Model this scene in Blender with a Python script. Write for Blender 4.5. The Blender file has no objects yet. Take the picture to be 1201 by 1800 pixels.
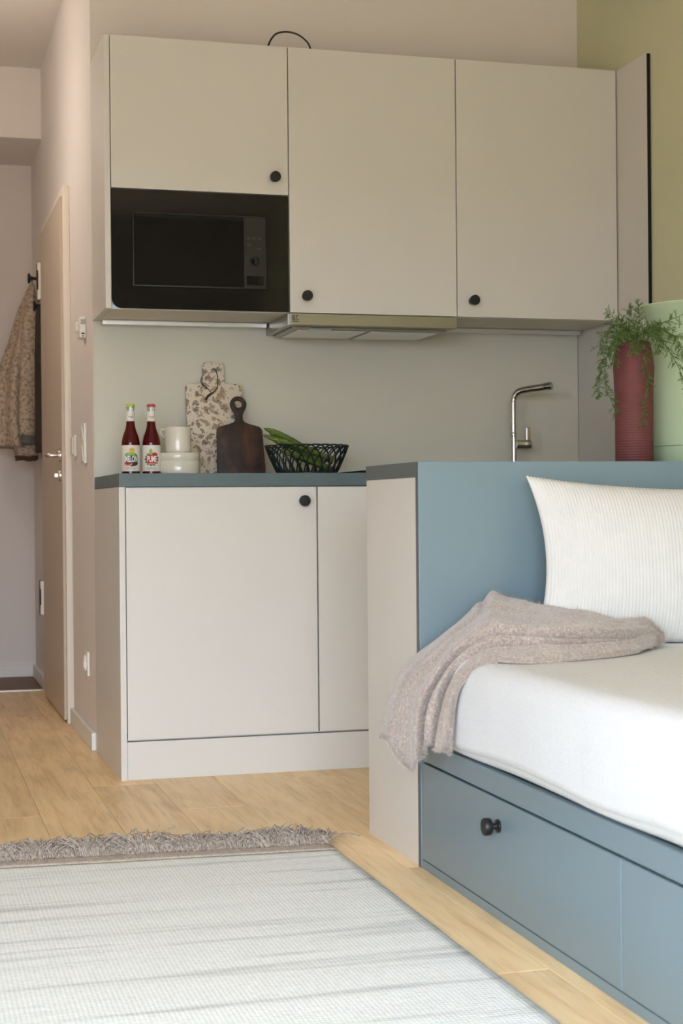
import bpy, bmesh, math, random
from mathutils import Vector, Matrix, noise

random.seed(7)
sc = bpy.context.scene
C = sc.collection

# ---------------------------------------------------------------- camera
cd = bpy.data.cameras.new('camera')
cam = bpy.data.objects.new('camera', cd); C.objects.link(cam)
_r = Vector((0.96323249, -0.26852172, -0.00890223))
_u = Vector((0.00934387, 0.00036674, 0.99995628))
_f = Vector((0.26850672, 0.96327356, -0.00286229))
_m = Matrix((( _r.x, _u.x, -_f.x, -0.64869), (_r.y, _u.y, -_f.y, -4.89810), (_r.z, _u.z, -_f.z, 0.84344), (0, 0, 0, 1)))
cam.matrix_world = _m
cd.sensor_fit = 'VERTICAL'; cd.sensor_height = 36.0
cd.lens = 2773.2 / 1800 * 36.0
cd.clip_start = 0.05; cd.clip_end = 60
cd.dof.use_dof = True; cd.dof.focus_distance = 4.4; cd.dof.aperture_fstop = 7.1
sc.camera = cam

# ---------------------------------------------------------------- daylight and exposure
SKY = 34.0
wd = bpy.data.worlds.new('World'); sc.world = wd; wd.use_nodes = True
wn = wd.node_tree.nodes; wl = wd.node_tree.links
wn.clear()
wo = wn.new('ShaderNodeOutputWorld'); wb = wn.new('ShaderNodeBackground')
tc = wn.new('ShaderNodeTexCoord'); sx = wn.new('ShaderNodeSeparateXYZ'); rp = wn.new('ShaderNodeValToRGB')
mp = wn.new('ShaderNodeMapRange'); mp.inputs['From Min'].default_value = -1; mp.inputs['From Max'].default_value = 1
wl.new(tc.outputs['Generated'], sx.inputs[0]); wl.new(sx.outputs['Z'], mp.inputs['Value']); wl.new(mp.outputs[0], rp.inputs[0])
e = rp.color_ramp.elements                      # standard overcast sky (zenith three times the horizon) over a grey street
e[0].position = 0.0; e[0].color = (.09, .09, .09, 1)
e[1].position = 1.0; e[1].color = (.86, 1.0, 1.18, 1)
a = e.new(.495); a.color = (.10, .10, .10, 1)
a = e.new(.505); a.color = (.29, .335, .395, 1)
wl.new(rp.outputs[0], wb.inputs['Color']); wb.inputs['Strength'].default_value = SKY
wl.new(wb.outputs[0], wo.inputs['Surface'])

# the glazed opening in the wall behind the camera lets the sky in (portal only guides sampling)
WIN = (-2.3, 0.3, 0.12, 2.1, -5.7)              # rear window: x0 x1 z0 z1 y
WL = (-5.3, -4.1, 0.4, 2.3, -2.4)              # left window: y0 y1 z0 z1 x
def portal(w, h, loc, rot):
    pl = bpy.data.lights.new('window_portal', 'AREA'); pl.shape = 'RECTANGLE'; pl.size = w; pl.size_y = h; pl.cycles.is_portal = True
    po = bpy.data.objects.new('window_portal', pl); C.objects.link(po); po.location = loc; po.rotation_euler = rot
portal(WIN[1]-WIN[0], WIN[3]-WIN[2], ((WIN[0]+WIN[1])/2, WIN[4]-.12, (WIN[2]+WIN[3])/2), (math.radians(90), 0, 0))
portal(WL[1]-WL[0], WL[3]-WL[2], (WL[4]-.12, (WL[0]+WL[1])/2, (WL[2]+WL[3])/2), (math.radians(90), 0, math.radians(-90)))

sc.view_settings.view_transform = 'Standard'; sc.view_settings.look = 'None'
sc.view_settings.gamma = 1.0; sc.view_settings.use_curve_mapping = False
sc.view_settings.exposure = 0.10
sc.cycles.use_denoising = True
sc.cycles.max_bounces = 10; sc.cycles.diffuse_bounces = 7; sc.cycles.glossy_bounces = 4; sc.cycles.transmission_bounces = 8
sc.cycles.caustics_reflective = False; sc.cycles.caustics_refractive = False
sc.cycles.sample_clamp_indirect = 8

# ---------------------------------------------------------------- materials
def lin(c): return tuple(((v/255)/12.92 if v/255 <= .04045 else (((v/255)+.055)/1.055)**2.4) for v in c)
MATS = {}
class M:
    """small node-material builder"""
    def __init__(s, name, col, rough=.6, metal=0, spec=.5, trans=0, ior=1.45, coat=0, sheen=0, alpha=1):
        s.m = bpy.data.materials.new(name); s.m.use_nodes = True
        s.t = s.m.node_tree; s.n = s.t.nodes; s.l = s.t.links
        s.b = s.n['Principled BSDF']
        s.b.inputs['Base Color'].default_value = (*col, 1); s.b.inputs['Roughness'].default_value = rough
        s.b.inputs['Metallic'].default_value = metal; s.b.inputs['Specular IOR Level'].default_value = spec
        s.b.inputs['Transmission Weight'].default_value = trans; s.b.inputs['IOR'].default_value = ior
        s.b.inputs['Coat Weight'].default_value = coat; s.b.inputs['Sheen Weight'].default_value = sheen
        s.co = s.n.new('ShaderNodeTexCoord'); s.col = (*col, 1); MATS[name] = s.m
    def mapping(s, scale=(1,1,1), rot=(0,0,0), src='Object'):
        mp = s.n.new('ShaderNodeMapping'); mp.inputs['Scale'].default_value = scale; mp.inputs['Rotation'].default_value = rot
        s.l.new(s.co.outputs[src], mp.inputs[0]); return mp.outputs[0]
    def noise(s, vec, scale, detail=3, rough=.5, dist=0):
        n = s.n.new('ShaderNodeTexNoise'); n.inputs['Scale'].default_value = scale; n.inputs['Detail'].default_value = detail
        n.inputs['Roughness'].default_value = rough; n.inputs['Distortion'].default_value = dist
        s.l.new(vec, n.inputs['Vector']); return n.outputs['Fac']
    def wave(s, vec, scale, dist=0, dscale=1, dirn='X', prof='SIN'):
        n = s.n.new('ShaderNodeTexWave'); n.inputs['Scale'].default_value = scale; n.inputs['Distortion'].default_value = dist
        n.inputs['Detail Scale'].default_value = dscale; n.bands_direction = dirn; n.wave_profile = prof
        s.l.new(vec, n.inputs['Vector']); return n.outputs['Fac']
    def voronoi(s, vec, scale, feat='F1', rnd=1, out='Distance'):
        n = s.n.new('ShaderNodeTexVoronoi'); n.inputs['Scale'].default_value = scale; n.feature = feat
        n.inputs['Randomness'].default_value = rnd; s.l.new(vec, n.inputs['Vector']); return n.outputs[out]
    def ramp(s, fac, stops, interp='LINEAR'):
        r = s.n.new('ShaderNodeValToRGB'); r.color_ramp.interpolation = interp; el = r.color_ramp.elements
        while len(el) < len(stops): el.new(.5)
        for k, (p, c) in enumerate(stops): el[k].position = p; el[k].color = (*c, 1) if len(c) == 3 else c
        s.l.new(fac, r.inputs[0]); return r.outputs[0]
    def mix(s, fac, a, b, mode='MIX'):
        n = s.n.new('ShaderNodeMix'); n.data_type = 'RGBA'; n.blend_type = mode
        for k, v in ((0, fac), (6, a), (7, b)):
            if hasattr(v, 'links') or isinstance(v, bpy.types.NodeSocket): s.l.new(v, n.inputs[k])
            else: n.inputs[k].default_value = v if k == 0 else (*v, 1) if len(v) == 3 else v
        return n.outputs[2]
    def math(s, op, a, b=0):
        n = s.n.new('ShaderNodeMath'); n.operation = op
        for k, v in ((0, a), (1, b)):
            if isinstance(v, bpy.types.NodeSocket): s.l.new(v, n.inputs[k])
            else: n.inputs[k].default_value = v
        return n.outputs[0]
    def color(s, sock): s.l.new(sock, s.b.inputs['Base Color']); return s
    def bump(s, h, strength=.3, dist=.002):
        n = s.n.new('ShaderNodeBump'); n.inputs['Strength'].default_value = strength; n.inputs['Distance'].default_value = dist
        s.l.new(h, n.inputs['Height']); s.l.new(n.outputs[0], s.b.inputs['Normal']); return s

def plain(name, rgb, rough=.6, var=.04, nscale=6, bump=0, bscale=300, **k):
    c = lin(rgb); m = M(name, c, rough, **k); v = m.mapping()
    n = m.noise(v, nscale, 3)
    m.color(m.ramp(n, [(.3, tuple(x*(1-var) for x in c)), (.7, tuple(min(1, x*(1+var)) for x in c))]))
    if bump: m.bump(m.noise(v, bscale, 2), bump, .001)
    return m.m

WALL = plain('wall_paint', (224, 217, 212), .85, .015, 2, .12, 220)
GREEN = plain('green_wall_paint', (204, 203, 170), .85, .02, 2, .12, 220)
GREIGE = plain('greige_wall_paint', (172, 167, 163), .85, .02, 2, .12, 220)
CEIL = plain('ceiling_paint', (220, 214, 208), .9, .01, 2)
CREAM = plain('cream_laminate', (209, 205, 199), .42, .012, 3, .05, 900)
CREAMIN = plain('cream_carcass', (215, 208, 194), .5, .012, 3)
SPLASH = plain('backsplash_laminate', (205, 201, 186), .4, .015, 3, .05, 900)
BLUE = plain('blue_grey_laminate', (113, 131, 139), .32, .02, 3, .05, 900)
EDGE = plain('dark_edge_band', (84, 92, 92), .45, .02, 8)
COUNTER = plain('slate_worktop', (84, 100, 103), .4, .04, 30, .05, 800)
BLACK = plain('black_lacquer', (22, 22, 22), .4, .05, 20)
BLACKCORE = plain('black_core_edge', (10, 10, 9), .7, .05, 20)
GLASSBLK = M('black_glass', (.006, .006, .006), .06, spec=.35).m
SCREEN = M('oven_window_glass', (.004, .004, .004), .03, spec=.4).m
CTRL = plain('control_panel_plastic', (30, 28, 27), .3, .03, 40)
ICON = plain('printed_icon_grey', (58, 56, 54), .5, .02, 40)
PALEBLUE = plain('pale_blue_surface', (205, 225, 240), .3, .02, 20)
WHITEP = plain('white_plastic', (232, 226, 216), .35, .01, 20)
DOORM = plain('door_laminate', (196, 180, 162), .5, .02, 3, .05, 500)
FRAMEM = plain('door_frame_paint', (228, 218, 204), .5, .01, 3)
BASEB = plain('baseboard_paint', (228, 226, 220), .5, .01, 3)
CERAM = plain('cream_glaze', (222, 214, 198), .22, .03, 10, coat=.4)
CABLE = plain('black_cable_rubber', (14, 13, 12), .5, .05, 20)
CHROME = M('polished_chrome', (.58, .57, .55), .12, metal=1).m
NICKEL = M('brushed_nickel', (.62, .56, .48), .28, metal=1).m
ALU = M('brushed_aluminium', (.78, .78, .77), .35, metal=1).m
def steel():
    m = M('brushed_steel', (.34, .325, .28), .3, metal=1); v = m.mapping((2, 200, 200))
    m.bump(m.noise(v, 6, 2), .08, .0005); return m.m
STEEL = steel()

def oak():
    m = M('oak_plank', (.6, .4, .2), .42)
    oi = m.n.new('ShaderNodeObjectInfo'); r = oi.outputs['Random']
    add = m.n.new('ShaderNodeVectorMath'); add.operation = 'ADD'
    sc3 = m.n.new('ShaderNodeVectorMath'); sc3.operation = 'SCALE'; sc3.inputs[0].default_value = (3.1, 7.7, 1.3)
    m.l.new(r, sc3.inputs['Scale']); m.l.new(m.mapping((1, .09, 1)), add.inputs[0]); m.l.new(sc3.outputs[0], add.inputs[1])
    g = m.noise(add.outputs[0], 26, 7, .62, .6)
    add2 = m.n.new('ShaderNodeVectorMath'); add2.operation = 'ADD'; m.l.new(m.mapping((1, .35, 1)), add2.inputs[0]); m.l.new(sc3.outputs[0], add2.inputs[1])
    k = m.noise(add2.outputs[0], 5, 3, .55, 1.2)
    base = m.ramp(g, [(.22, lin((212, 176, 126))), (.45, lin((238, 208, 160))), (.62, lin((245, 219, 174))), (.82, lin((222, 188, 138)))])
    tint = m.ramp(k, [(.3, (.80, .77, .73)), (.55, (1, 1, 1)), (.8, (1.0, .97, .92))])
    add3 = m.n.new('ShaderNodeVectorMath'); add3.operation = 'ADD'; m.l.new(m.mapping((1, .045, 1)), add3.inputs[0]); m.l.new(sc3.outputs[0], add3.inputs[1])
    streak = m.ramp(m.noise(add3.outputs[0], 85, 4, .65, .3), [(.30, (.80, .74, .66)), (.46, (1, 1, 1)), (1, (1.03, 1.03, 1.02))])
    base = m.mix(.85, base, streak, 'MULTIPLY')
    c = m.mix(.8, base, tint, 'MULTIPLY')
    c = m.mix(1.0, c, m.ramp(r, [(0, (.90, .88, .86)), (1, (1.06, 1.05, 1.04))]), 'MULTIPLY')
    m.color(c); m.bump(g, .12, .0008); return m.m
OAK = oak()
DARKFLOOR = plain('dark_entry_floor', (110, 72, 42), .5, .15, 12)
SUBFLOOR = plain('joint_filler', (150, 112, 70), .8, .05, 10)

def darkwood():
    m = M('scorched_wood', (.1, .05, .03), .55); v = m.mapping((1, 1, .12))
    g = m.noise(v, 40, 6, .6, .5); p = m.noise(m.mapping((1, 1, .8)), 9, 4, .6, .4)
    c = m.ramp(g, [(.3, lin((58, 36, 28))), (.6, lin((92, 58, 42))), (.85, lin((70, 44, 34)))])
    m.color(m.mix(m.ramp(p, [(.42, (1, 1, 1)), (.62, (0, 0, 0))]), c, lin((40, 30, 27)))); m.bump(g, .2, .001); return m.m
DARKWOOD = darkwood()

def terrazzo():
    m = M('terrazzo_stone', (.6, .5, .4), .5)
    w = m.n.new('ShaderNodeVectorMath'); w.operation = 'ADD'
    nz = m.n.new('ShaderNodeTexNoise'); nz.inputs['Scale'].default_value = 34; m.l.new(m.mapping(), nz.inputs['Vector'])
    s3 = m.n.new('ShaderNodeVectorMath'); s3.operation = 'SCALE'; s3.inputs['Scale'].default_value = .045
    m.l.new(nz.outputs['Color'], s3.inputs[0]); m.l.new(m.mapping(), w.inputs[0]); m.l.new(s3.outputs[0], w.inputs[1])
    v = w.outputs[0]
    base = lin((214, 202, 182))
    cell = m.n.new('ShaderNodeTexVoronoi'); cell.inputs['Scale'].default_value = 38; m.l.new(v, cell.inputs['Vector'])
    sp = m.n.new('ShaderNodeSeparateColor'); m.l.new(cell.outputs['Color'], sp.inputs[0])
    big = m.ramp(cell.outputs['Distance'], [(.34, (1, 1, 1)), (.52, (0, 0, 0))])
    pick = m.ramp(sp.outputs[0], [(.20, (0, 0, 0)), (.24, (.9, .9, .9))])
    tone = m.ramp(sp.outputs[1], [(0, lin((134, 106, 88))), (.3, lin((160, 128, 106))), (.55, lin((124, 106, 86))), (.8, lin((184, 150, 112))), (1, lin((112, 90, 78)))])
    c = m.mix(m.mix(1, big, pick, 'MULTIPLY'), base, tone)
    c2 = m.n.new('ShaderNodeTexVoronoi'); c2.inputs['Scale'].default_value = 95; m.l.new(v, c2.inputs['Vector'])
    sp2 = m.n.new('ShaderNodeSeparateColor'); m.l.new(c2.outputs['Color'], sp2.inputs[0])
    f2 = m.mix(1, m.ramp(c2.outputs['Distance'], [(.28, (1, 1, 1)), (.36, (0, 0, 0))]), m.ramp(sp2.outputs[2], [(.42, (0, 0, 0)), (.44, (1, 1, 1))]), 'MULTIPLY')
    c = m.mix(f2, c, m.ramp(sp2.outputs[0], [(0, lin((92, 82, 70))), (.5, lin((132, 108, 90))), (1, lin((66, 62, 56)))]))
    m.color(c); m.bump(m.noise(v, 120, 3), .15, .001); return m.m
TERRAZZO = terrazzo()

def clay():
    m = M('red_clay', lin((142, 66, 60)), .7)
    v = m.mapping(); rings = m.wave(v, 46, .8, 2, 'Z'); n = m.noise(v, 30, 4)
    m.color(m.mix(n, lin((86, 44, 43)), lin((114, 60, 57)))); m.bump(m.math('ADD', rings, n), .35, .0016); return m.m
CLAY = clay()
CELADON = plain('celadon_glaze', (170, 186, 152), .5, .03, 5, .06, 60)
FERN = plain('fern_needles', (86, 110, 50), .6, .25, 40)
FERNST = plain('fern_stem', (74, 92, 40), .6, .2, 30)
WIRE = plain('dark_green_wire', (22, 34, 33), .4, .08, 30)
ASP = plain('asparagus_green', (84, 102, 38), .45, .2, 60)
ASPTIP = plain('asparagus_tip', (112, 126, 46), .5, .25, 90)
ASPCUT = plain('asparagus_cut_end', (186, 168, 84), .6, .1, 90)

def knit():
    m = M('mohair_knit', lin((176, 160, 148)), .95, sheen=.5)
    v = m.mapping(); n = m.noise(v, 170, 4, .75); b = m.noise(v, 14, 3)
    c = m.ramp(n, [(.25, lin((124, 110, 102))), (.5, lin((166, 152, 143))), (.75, lin((206, 195, 186)))])
    m.color(m.mix(1, c, m.ramp(b, [(.3, (.9, .87, .86)), (.7, (1.05, 1.04, 1.02))]), 'MULTIPLY'))
    m.bump(n, .7, .003); return m.m
KNIT = knit()
FUZZ = plain('mohair_fibre', (182, 170, 161), .9, .15, 50)
CORD = plain('corduroy_cotton', (206, 204, 200), .9, .02, 30, .25, 700)
def sheet():
    m = M('cotton_sheet', lin((228, 226, 225)), .85)
    v = m.mapping((1, 1, 1)); n = m.noise(v, 240, 2); w = m.wave(m.mapping((1, .35, 1), (0, 0, .5)), 26, 5, 1.2, 'X')
    k = m.noise(v, 5, 3)
    h = m.math('ADD', m.math('MULTIPLY', n, .25), m.math('MULTIPLY', m.math('MULTIPLY', w, k), .5))
    m.color(m.ramp(n, [(.3, lin((207, 208, 209))), (.7, lin((216, 217, 218)))])); m.bump(h, .35, .003); return m.m
SHEET = sheet()

def rugmat():
    m = M('woven_wool_rug', lin((226, 224, 216)), .95)
    v = m.mapping(); sp = m.n.new('ShaderNodeSeparateXYZ'); m.l.new(v, sp.inputs[0])
    wv = m.n.new('ShaderNodeMapping'); wv.inputs['Scale'].default_value = (.35, 1, 1)
    m.l.new(v, wv.inputs[0])
    long = m.noise(m.mapping((.05, 1, 1)), 11, 6, .66)          # streaks along the weft
    fine = m.noise(m.mapping((.05, 1, 1)), 34, 3, .6)
    c = m.ramp(long, [(.30, lin((166, 168, 167))), (.42, lin((212, 214, 211))), (.48, lin((229, 231, 228))), (.75, lin((237, 239, 236)))])
    f = m.ramp(fine, [(.28, (.74, .74, .74)), (.40, (1, 1, 1)), (1, (1.0, 1.0, 1.0))])
    c = m.mix(1, c, f, 'MULTIPLY')
    ribs = m.wave(v, 30, 1.6, 3, 'Y'); warp = m.wave(v, 37, 1.8, 4, 'X')
    c = m.mix(1, c, m.ramp(m.noise(m.mapping((.5, 1, 1)), 120, 3, .7), [(.30, (.88, .88, .88)), (.55, (1, 1, 1)), (1, (1.03, 1.03, 1.03))]), 'MULTIPLY')
    m.color(c)
    m.bump(m.math('ADD', ribs, m.math('MULTIPLY', warp, .35)), .5, .004); return m.m
RUG = rugmat()
def rugband():
    m = M('taupe_rug_band', lin((152, 140, 128)), .95); v = m.mapping()
    n = m.noise(v, 160, 3, .7); m.color(m.ramp(n, [(.3, lin((146, 134, 123))), (.7, lin((204, 192, 180)))])); m.bump(m.wave(v, 60, 2, 3, 'X'), .25, .003); return m.m
RUGBAND = rugband()
YARN = plain('taupe_fringe_yarn', (156, 143, 131), .95, .42, 140)

def tweed():
    m = M('speckled_tweed', lin((146, 124, 104)), .95); v = m.mapping()
    n = m.noise(v, 70, 4, .75); k = m.voronoi(v, 90)
    c = m.ramp(n, [(.32, lin((92, 78, 66))), (.44, lin((158, 140, 122))), (.58, lin((198, 180, 160))), (.75, lin((140, 122, 104)))])
    m.color(c); m.bump(n, .5, .006); return m.m
TWEED = tweed()
GREYCLOTH = plain('grey_cuff_cloth', (104, 98, 94), .9, .1, 40)
DARKCLOTH = plain('dark_brown_cloth', (62, 52, 46), .9, .15, 30, .3, 200)
BROWNTRIM = plain('brown_hem_trim', (78, 58, 44), .9, .15, 40)
GLASSRED = M('red_juice_in_glass', (.13, .005, .010), .04, trans=.55, ior=1.36).m
GLASSCLR = M('clear_bottle_glass', (.9, .92, .9), .03, trans=.9, ior=1.45).m
LABEL = plain('white_paper_label', (226, 220, 210), .55, .02, 40)
CAPG = plain('lime_cap', (176, 206, 56), .35, .03, 40)
CAPR = plain('red_cap', (198, 60, 74), .35, .03, 40)
INK = {k: plain('ink_'+k, v, .6, .05, 60) for k, v in dict(darkgreen=(42, 58, 44), green=(150, 180, 96), red=(186, 40, 62), yellow=(206, 176, 60), white=(246, 244, 238), grey=(172, 172, 166), black=(40, 40, 40), pink=(228, 150, 120), leaf=(96, 134, 60)).items()}
LEATHER = plain('dark_leather_cord', (48, 38, 30), .6, .1, 50)
WINFRAME = plain('window_frame_paint', (225, 222, 216), .5, .01, 4)

# ---------------------------------------------------------------- geometry helpers
ORG = {}
def origin_of(o): return ORG.get(o.name, Vector((0, 0, 0)))
def empty(name, label, cat, loc, group=None):
    o = bpy.data.objects.new(name, None); C.objects.link(o); o.location = loc; o.empty_display_size = .05
    ORG[o.name] = Vector(loc); o['label'] = label; o['category'] = cat
    if group: o['group'] = group
    return o
def tag(o, label=None, cat=None, group=None, kind=None):
    if label: o['label'] = label
    if cat: o['category'] = cat
    if group: o['group'] = group
    if kind: o['kind'] = kind
    return o
def link(name, me, mat, parent=None, origin=None, smooth=False, auto=None):
    """mesh with world coordinates -> object whose origin is its base (or the parent's origin)"""
    vs = me.vertices
    if parent is not None: og = origin_of(parent)
    elif origin is not None: og = Vector(origin)
    else:
        xs = [v.co.x for v in vs]; ys = [v.co.y for v in vs]; zs = [v.co.z for v in vs]
        og = Vector(((min(xs)+max(xs))/2, (min(ys)+max(ys))/2, min(zs)))
    me.transform(Matrix.Translation(-og))
    o = bpy.data.objects.new(name, me); C.objects.link(o)
    if parent is not None: o.parent = parent
    else: o.location = og
    ORG[o.name] = og
    for mm in (mat if isinstance(mat, (list, tuple)) else [mat]): me.materials.append(mm)
    if smooth: me.polygons.foreach_set('use_smooth', [True]*len(me.polygons))
    if auto is not None:
        me.polygons.foreach_set('use_smooth', [True]*len(me.polygons)); me.set_sharp_from_angle(angle=math.radians(auto))
    return o
def bm_mesh(bm, name='mesh'):
    bmesh.ops.recalc_face_normals(bm, faces=bm.faces)
    me = bpy.data.meshes.new(name); bm.to_mesh(me); bm.free(); return me
def box_bm(bm, x0, x1, y0, y1, z0, z1, bev=0, seg=2):
    r = bmesh.ops.create_cube(bm, size=1)
    vs = r['verts']
    bmesh.ops.scale(bm, vec=(x1-x0, y1-y0, z1-z0), verts=vs)
    bmesh.ops.translate(bm, vec=((x0+x1)/2, (y0+y1)/2, (z0+z1)/2), verts=vs)
    if bev:
        es = list({e for v in vs for e in v.link_edges})
        bmesh.ops.bevel(bm, geom=es, offset=bev, segments=seg, profile=.5, affect='EDGES')
def box(name, x0, x1, y0, y1, z0, z1, mat, parent=None, bev=.0008, seg=2, **k):
    bm = bmesh.new(); box_bm(bm, x0, x1, y0, y1, z0, z1, bev, seg)
    return link(name, bm_mesh(bm, name), mat, parent, **k)
def pyd(name, verts, faces, mat, parent=None, smooth=True, **k):
    me = bpy.data.meshes.new(name); me.from_pydata([tuple(v) for v in verts], [], faces); me.update()
    bm = bmesh.new(); bm.from_mesh(me); bmesh.ops.recalc_face_normals(bm, faces=bm.faces); bm.to_mesh(me); bm.free()
    return link(name, me, mat, parent, smooth=smooth, **k)
def lathe_vf(prof, c, n=40, axis='Z'):
    V, F = [], []
    for (r, h) in prof:
        for i in range(n):
            a = 2*math.pi*i/n; p, q = r*math.cos(a), r*math.sin(a)
            V.append({'Z': (c[0]+p, c[1]+q, c[2]+h), 'Y': (c[0]+p, c[1]+h, c[2]+q), 'X': (c[0]+h, c[1]+p, c[2]+q)}[axis])
    for j in range(len(prof)-1):
        for i in range(n):
            k = (i+1) % n; F.append((j*n+i, j*n+k, (j+1)*n+k, (j+1)*n+i))
    F.append(tuple(range(n))); F.append(tuple(range((len(prof)-1)*n, len(prof)*n)))
    return V, F
def lathe(name, prof, c, mat, parent=None, n=40, axis='Z', auto=40, **k):
    V, F = lathe_vf(prof, c, n, axis)
    return pyd(name, V, F, mat, parent, smooth=False, auto=auto, **k)
def tube_vf(pts, rad, n=8, caps=True):
    pts = [Vector(p) for p in pts]; V, F = [], []
    rr = rad if isinstance(rad, (list, tuple)) else [rad]*len(pts)
    prev = None
    for i, p in enumerate(pts):
        t = (pts[min(i+1, len(pts)-1)]-pts[max(i-1, 0)]).normalized()
        if prev is None:
            u = t.cross(Vector((0, 0, 1)))
            if u.length < .05: u = t.cross(Vector((1, 0, 0)))
            u.normalize()
        else:
            u = prev - t*prev.dot(t)
            if u.length < 1e-6: u = t.cross(Vector((1, .3, 0)))
            u.normalize()
        prev = u; w = t.cross(u)
        for k in range(n):
            a = 2*math.pi*k/n; V.append(p + (u*math.cos(a)+w*math.sin(a))*rr[i])
    for i in range(len(pts)-1):
        for k in range(n):
            q = (k+1) % n; F.append((i*n+k, i*n+q, (i+1)*n+q, (i+1)*n+k))
    if caps: F.append(tuple(range(n))); F.append(tuple(range((len(pts)-1)*n, len(pts)*n)))
    return V, F
def tube(name, pts, rad, mat, parent=None, n=10, **k):
    V, F = tube_vf(pts, rad, n); return pyd(name, V, F, mat, parent, smooth=False, auto=50, **k)
def smoothpath(pts, sub=6):
    P = [Vector(p) for p in pts]; out = []
    for i in range(len(P)-1):
        p0, p1, p2, p3 = P[max(i-1, 0)], P[i], P[i+1], P[min(i+2, len(P)-1)]
        for k in range(sub):
            t = k/sub; out.append(.5*((2*p1)+(p2-p0)*t+(2*p0-5*p1+4*p2-p3)*t*t+(3*p1-p0-3*p2+p3)*t**3))
    out.append(P[-1]); return out
def merge(lists):
    V, F = [], []
    for v, f in lists:
        o = len(V); V += list(v); F += [tuple(i+o for i in q) for q in f]
    return V, F
def plate(name, outline, holes, th, mat, parent=None, bev=.002, M4=None, **k):
    """outline in (x,z), thickness along +y, then placed by M4"""
    bm = bmesh.new(); es = []
    for lp in [outline]+holes:
        vs = [bm.verts.new((p[0], 0, p[1])) for p in lp]
        es += [bm.edges.new((vs[i], vs[(i+1) % len(vs)])) for i in range(len(vs))]
    bmesh.ops.triangle_fill(bm, use_beauty=True, use_dissolve=False, edges=es)
    r = bmesh.ops.extrude_face_region(bm, geom=list(bm.faces))
    vv = [g for g in r['geom'] if isinstance(g, bmesh.types.BMVert)]
    bmesh.ops.translate(bm, vec=(0, th, 0), verts=vv)
    if bev:
        bm.normal_update(); bmesh.ops.recalc_face_normals(bm, faces=bm.faces)
        se = [e for e in bm.edges if len(e.link_faces) == 2 and e.calc_face_angle(0) > 1.2 and abs(e.verts[0].co.y-e.verts[1].co.y) < 1e-6]
        bmesh.ops.bevel(bm, geom=se, offset=bev, segments=2, profile=.5, affect='EDGES')
    if M4 is not None: bm.transform(M4)
    return link(name, bm_mesh(bm, name), mat, parent, auto=28, **k)
def arc(cx, cz, r, a0, a1, n=8):
    return [(cx+r*math.cos(math.radians(a0+(a1-a0)*i/n)), cz+r*math.sin(math.radians(a0+(a1-a0)*i/n))) for i in range(n+1)]
def copy_tree(o, parent=None, delta=Vector((0, 0, 0))):
    c = o.copy(); C.objects.link(c)
    if parent is not None: c.parent = parent
    else: c.location = o.location + delta
    ORG[c.name] = origin_of(o)+delta
    for ch in o.children: copy_tree(ch, c)
    return c

# ---------------------------------------------------------------- the room
YB = .65            # kitchen back wall
XR = 1.846          # green wall
def struct(o): o['kind'] = 'structure'; return o
struct(box('wall_back', 0, XR+.1, YB, YB+.12, -.05, 2.92, WALL, bev=0))
struct(box('wall_hall_right', 0, .12, YB+.12, 3.24, -.05, 2.92, WALL, bev=0))
struct(box('wall_hall_end', -1.12, .12, 3.24, 3.36, -.05, 2.92, WALL, bev=0))
struct(box('wall_right', XR, XR+.12, -6.2, YB, -.05, 2.92, GREEN, bev=0))
struct(box('wall_hall_left', -1.12, -1.0, -.9, 3.24, -.05, 2.92, WALL, bev=0))
struct(box('wall_front_left', WL[4]-.12, -1.0, -.9, -.78, -.05, 2.92, GREIGE, bev=0))
bm = bmesh.new()
for b in ((-6.2, WL[0], -.05, 2.92), (WL[1], -.9, -.05, 2.92), (WL[0], WL[1], -.05, WL[2]), (WL[0], WL[1], WL[3], 2.92)):
    box_bm(bm, WL[4]-.12, WL[4], b[0], b[1], b[2], b[3])
struct(link('wall_left', bm_mesh(bm), GREIGE))
w2 = struct(box('window_2', WL[4]-.09, WL[4]-.02, WL[0], WL[1], WL[2], WL[2]+.06, WINFRAME, bev=.002))
for i in range(3):
    y = WL[0]+(WL[1]-WL[0]-.06)*i/2
    box('window_post', WL[4]-.09, WL[4]-.02, y, y+.06, WL[2]+.06, WL[3]-.06, WINFRAME, w2)
box('window_head', WL[4]-.09, WL[4]-.02, WL[0], WL[1], WL[3]-.06, WL[3], WINFRAME, w2)
struct(box('ceiling', WL[4]-.12, XR+.12, -6.32, 3.36, 2.92, 3.0, CEIL, bev=0))
struct(box('ceiling_bulkhead', -1.0, 0, 2.635, 3.24, 2.59, 2.92, WALL, bev=0))
# rear wall with its window
rw = bpy.data.objects
bm = bmesh.new()
for b in ((WL[4]-.12, WIN[0], -.05, 2.92), (WIN[1], XR+.12, -.05, 2.92), (WIN[0], WIN[1], -.05, WIN[2]), (WIN[0], WIN[1], WIN[3], 2.92)):
    box_bm(bm, b[0], b[1], WIN[4]-.12, WIN[4], b[2], b[3])
struct(link('wall_rear', bm_mesh(bm), GREIGE))
w1 = struct(box('window_1', WIN[0], WIN[1], WIN[4]-.09, WIN[4]-.02, WIN[2], WIN[2]+.06, WINFRAME, bev=.002))
for i in range(4):
    x = WIN[0]+(WIN[1]-WIN[0]-.06)*i/3
    box('window_post', x, x+.06, WIN[4]-.09, WIN[4]-.02, WIN[2]+.06, WIN[3]-.06, WINFRAME, w1)
box('window_head', WIN[0], WIN[1], WIN[4]-.09, WIN[4]-.02, WIN[3]-.06, WIN[3], WINFRAME, w1)
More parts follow.
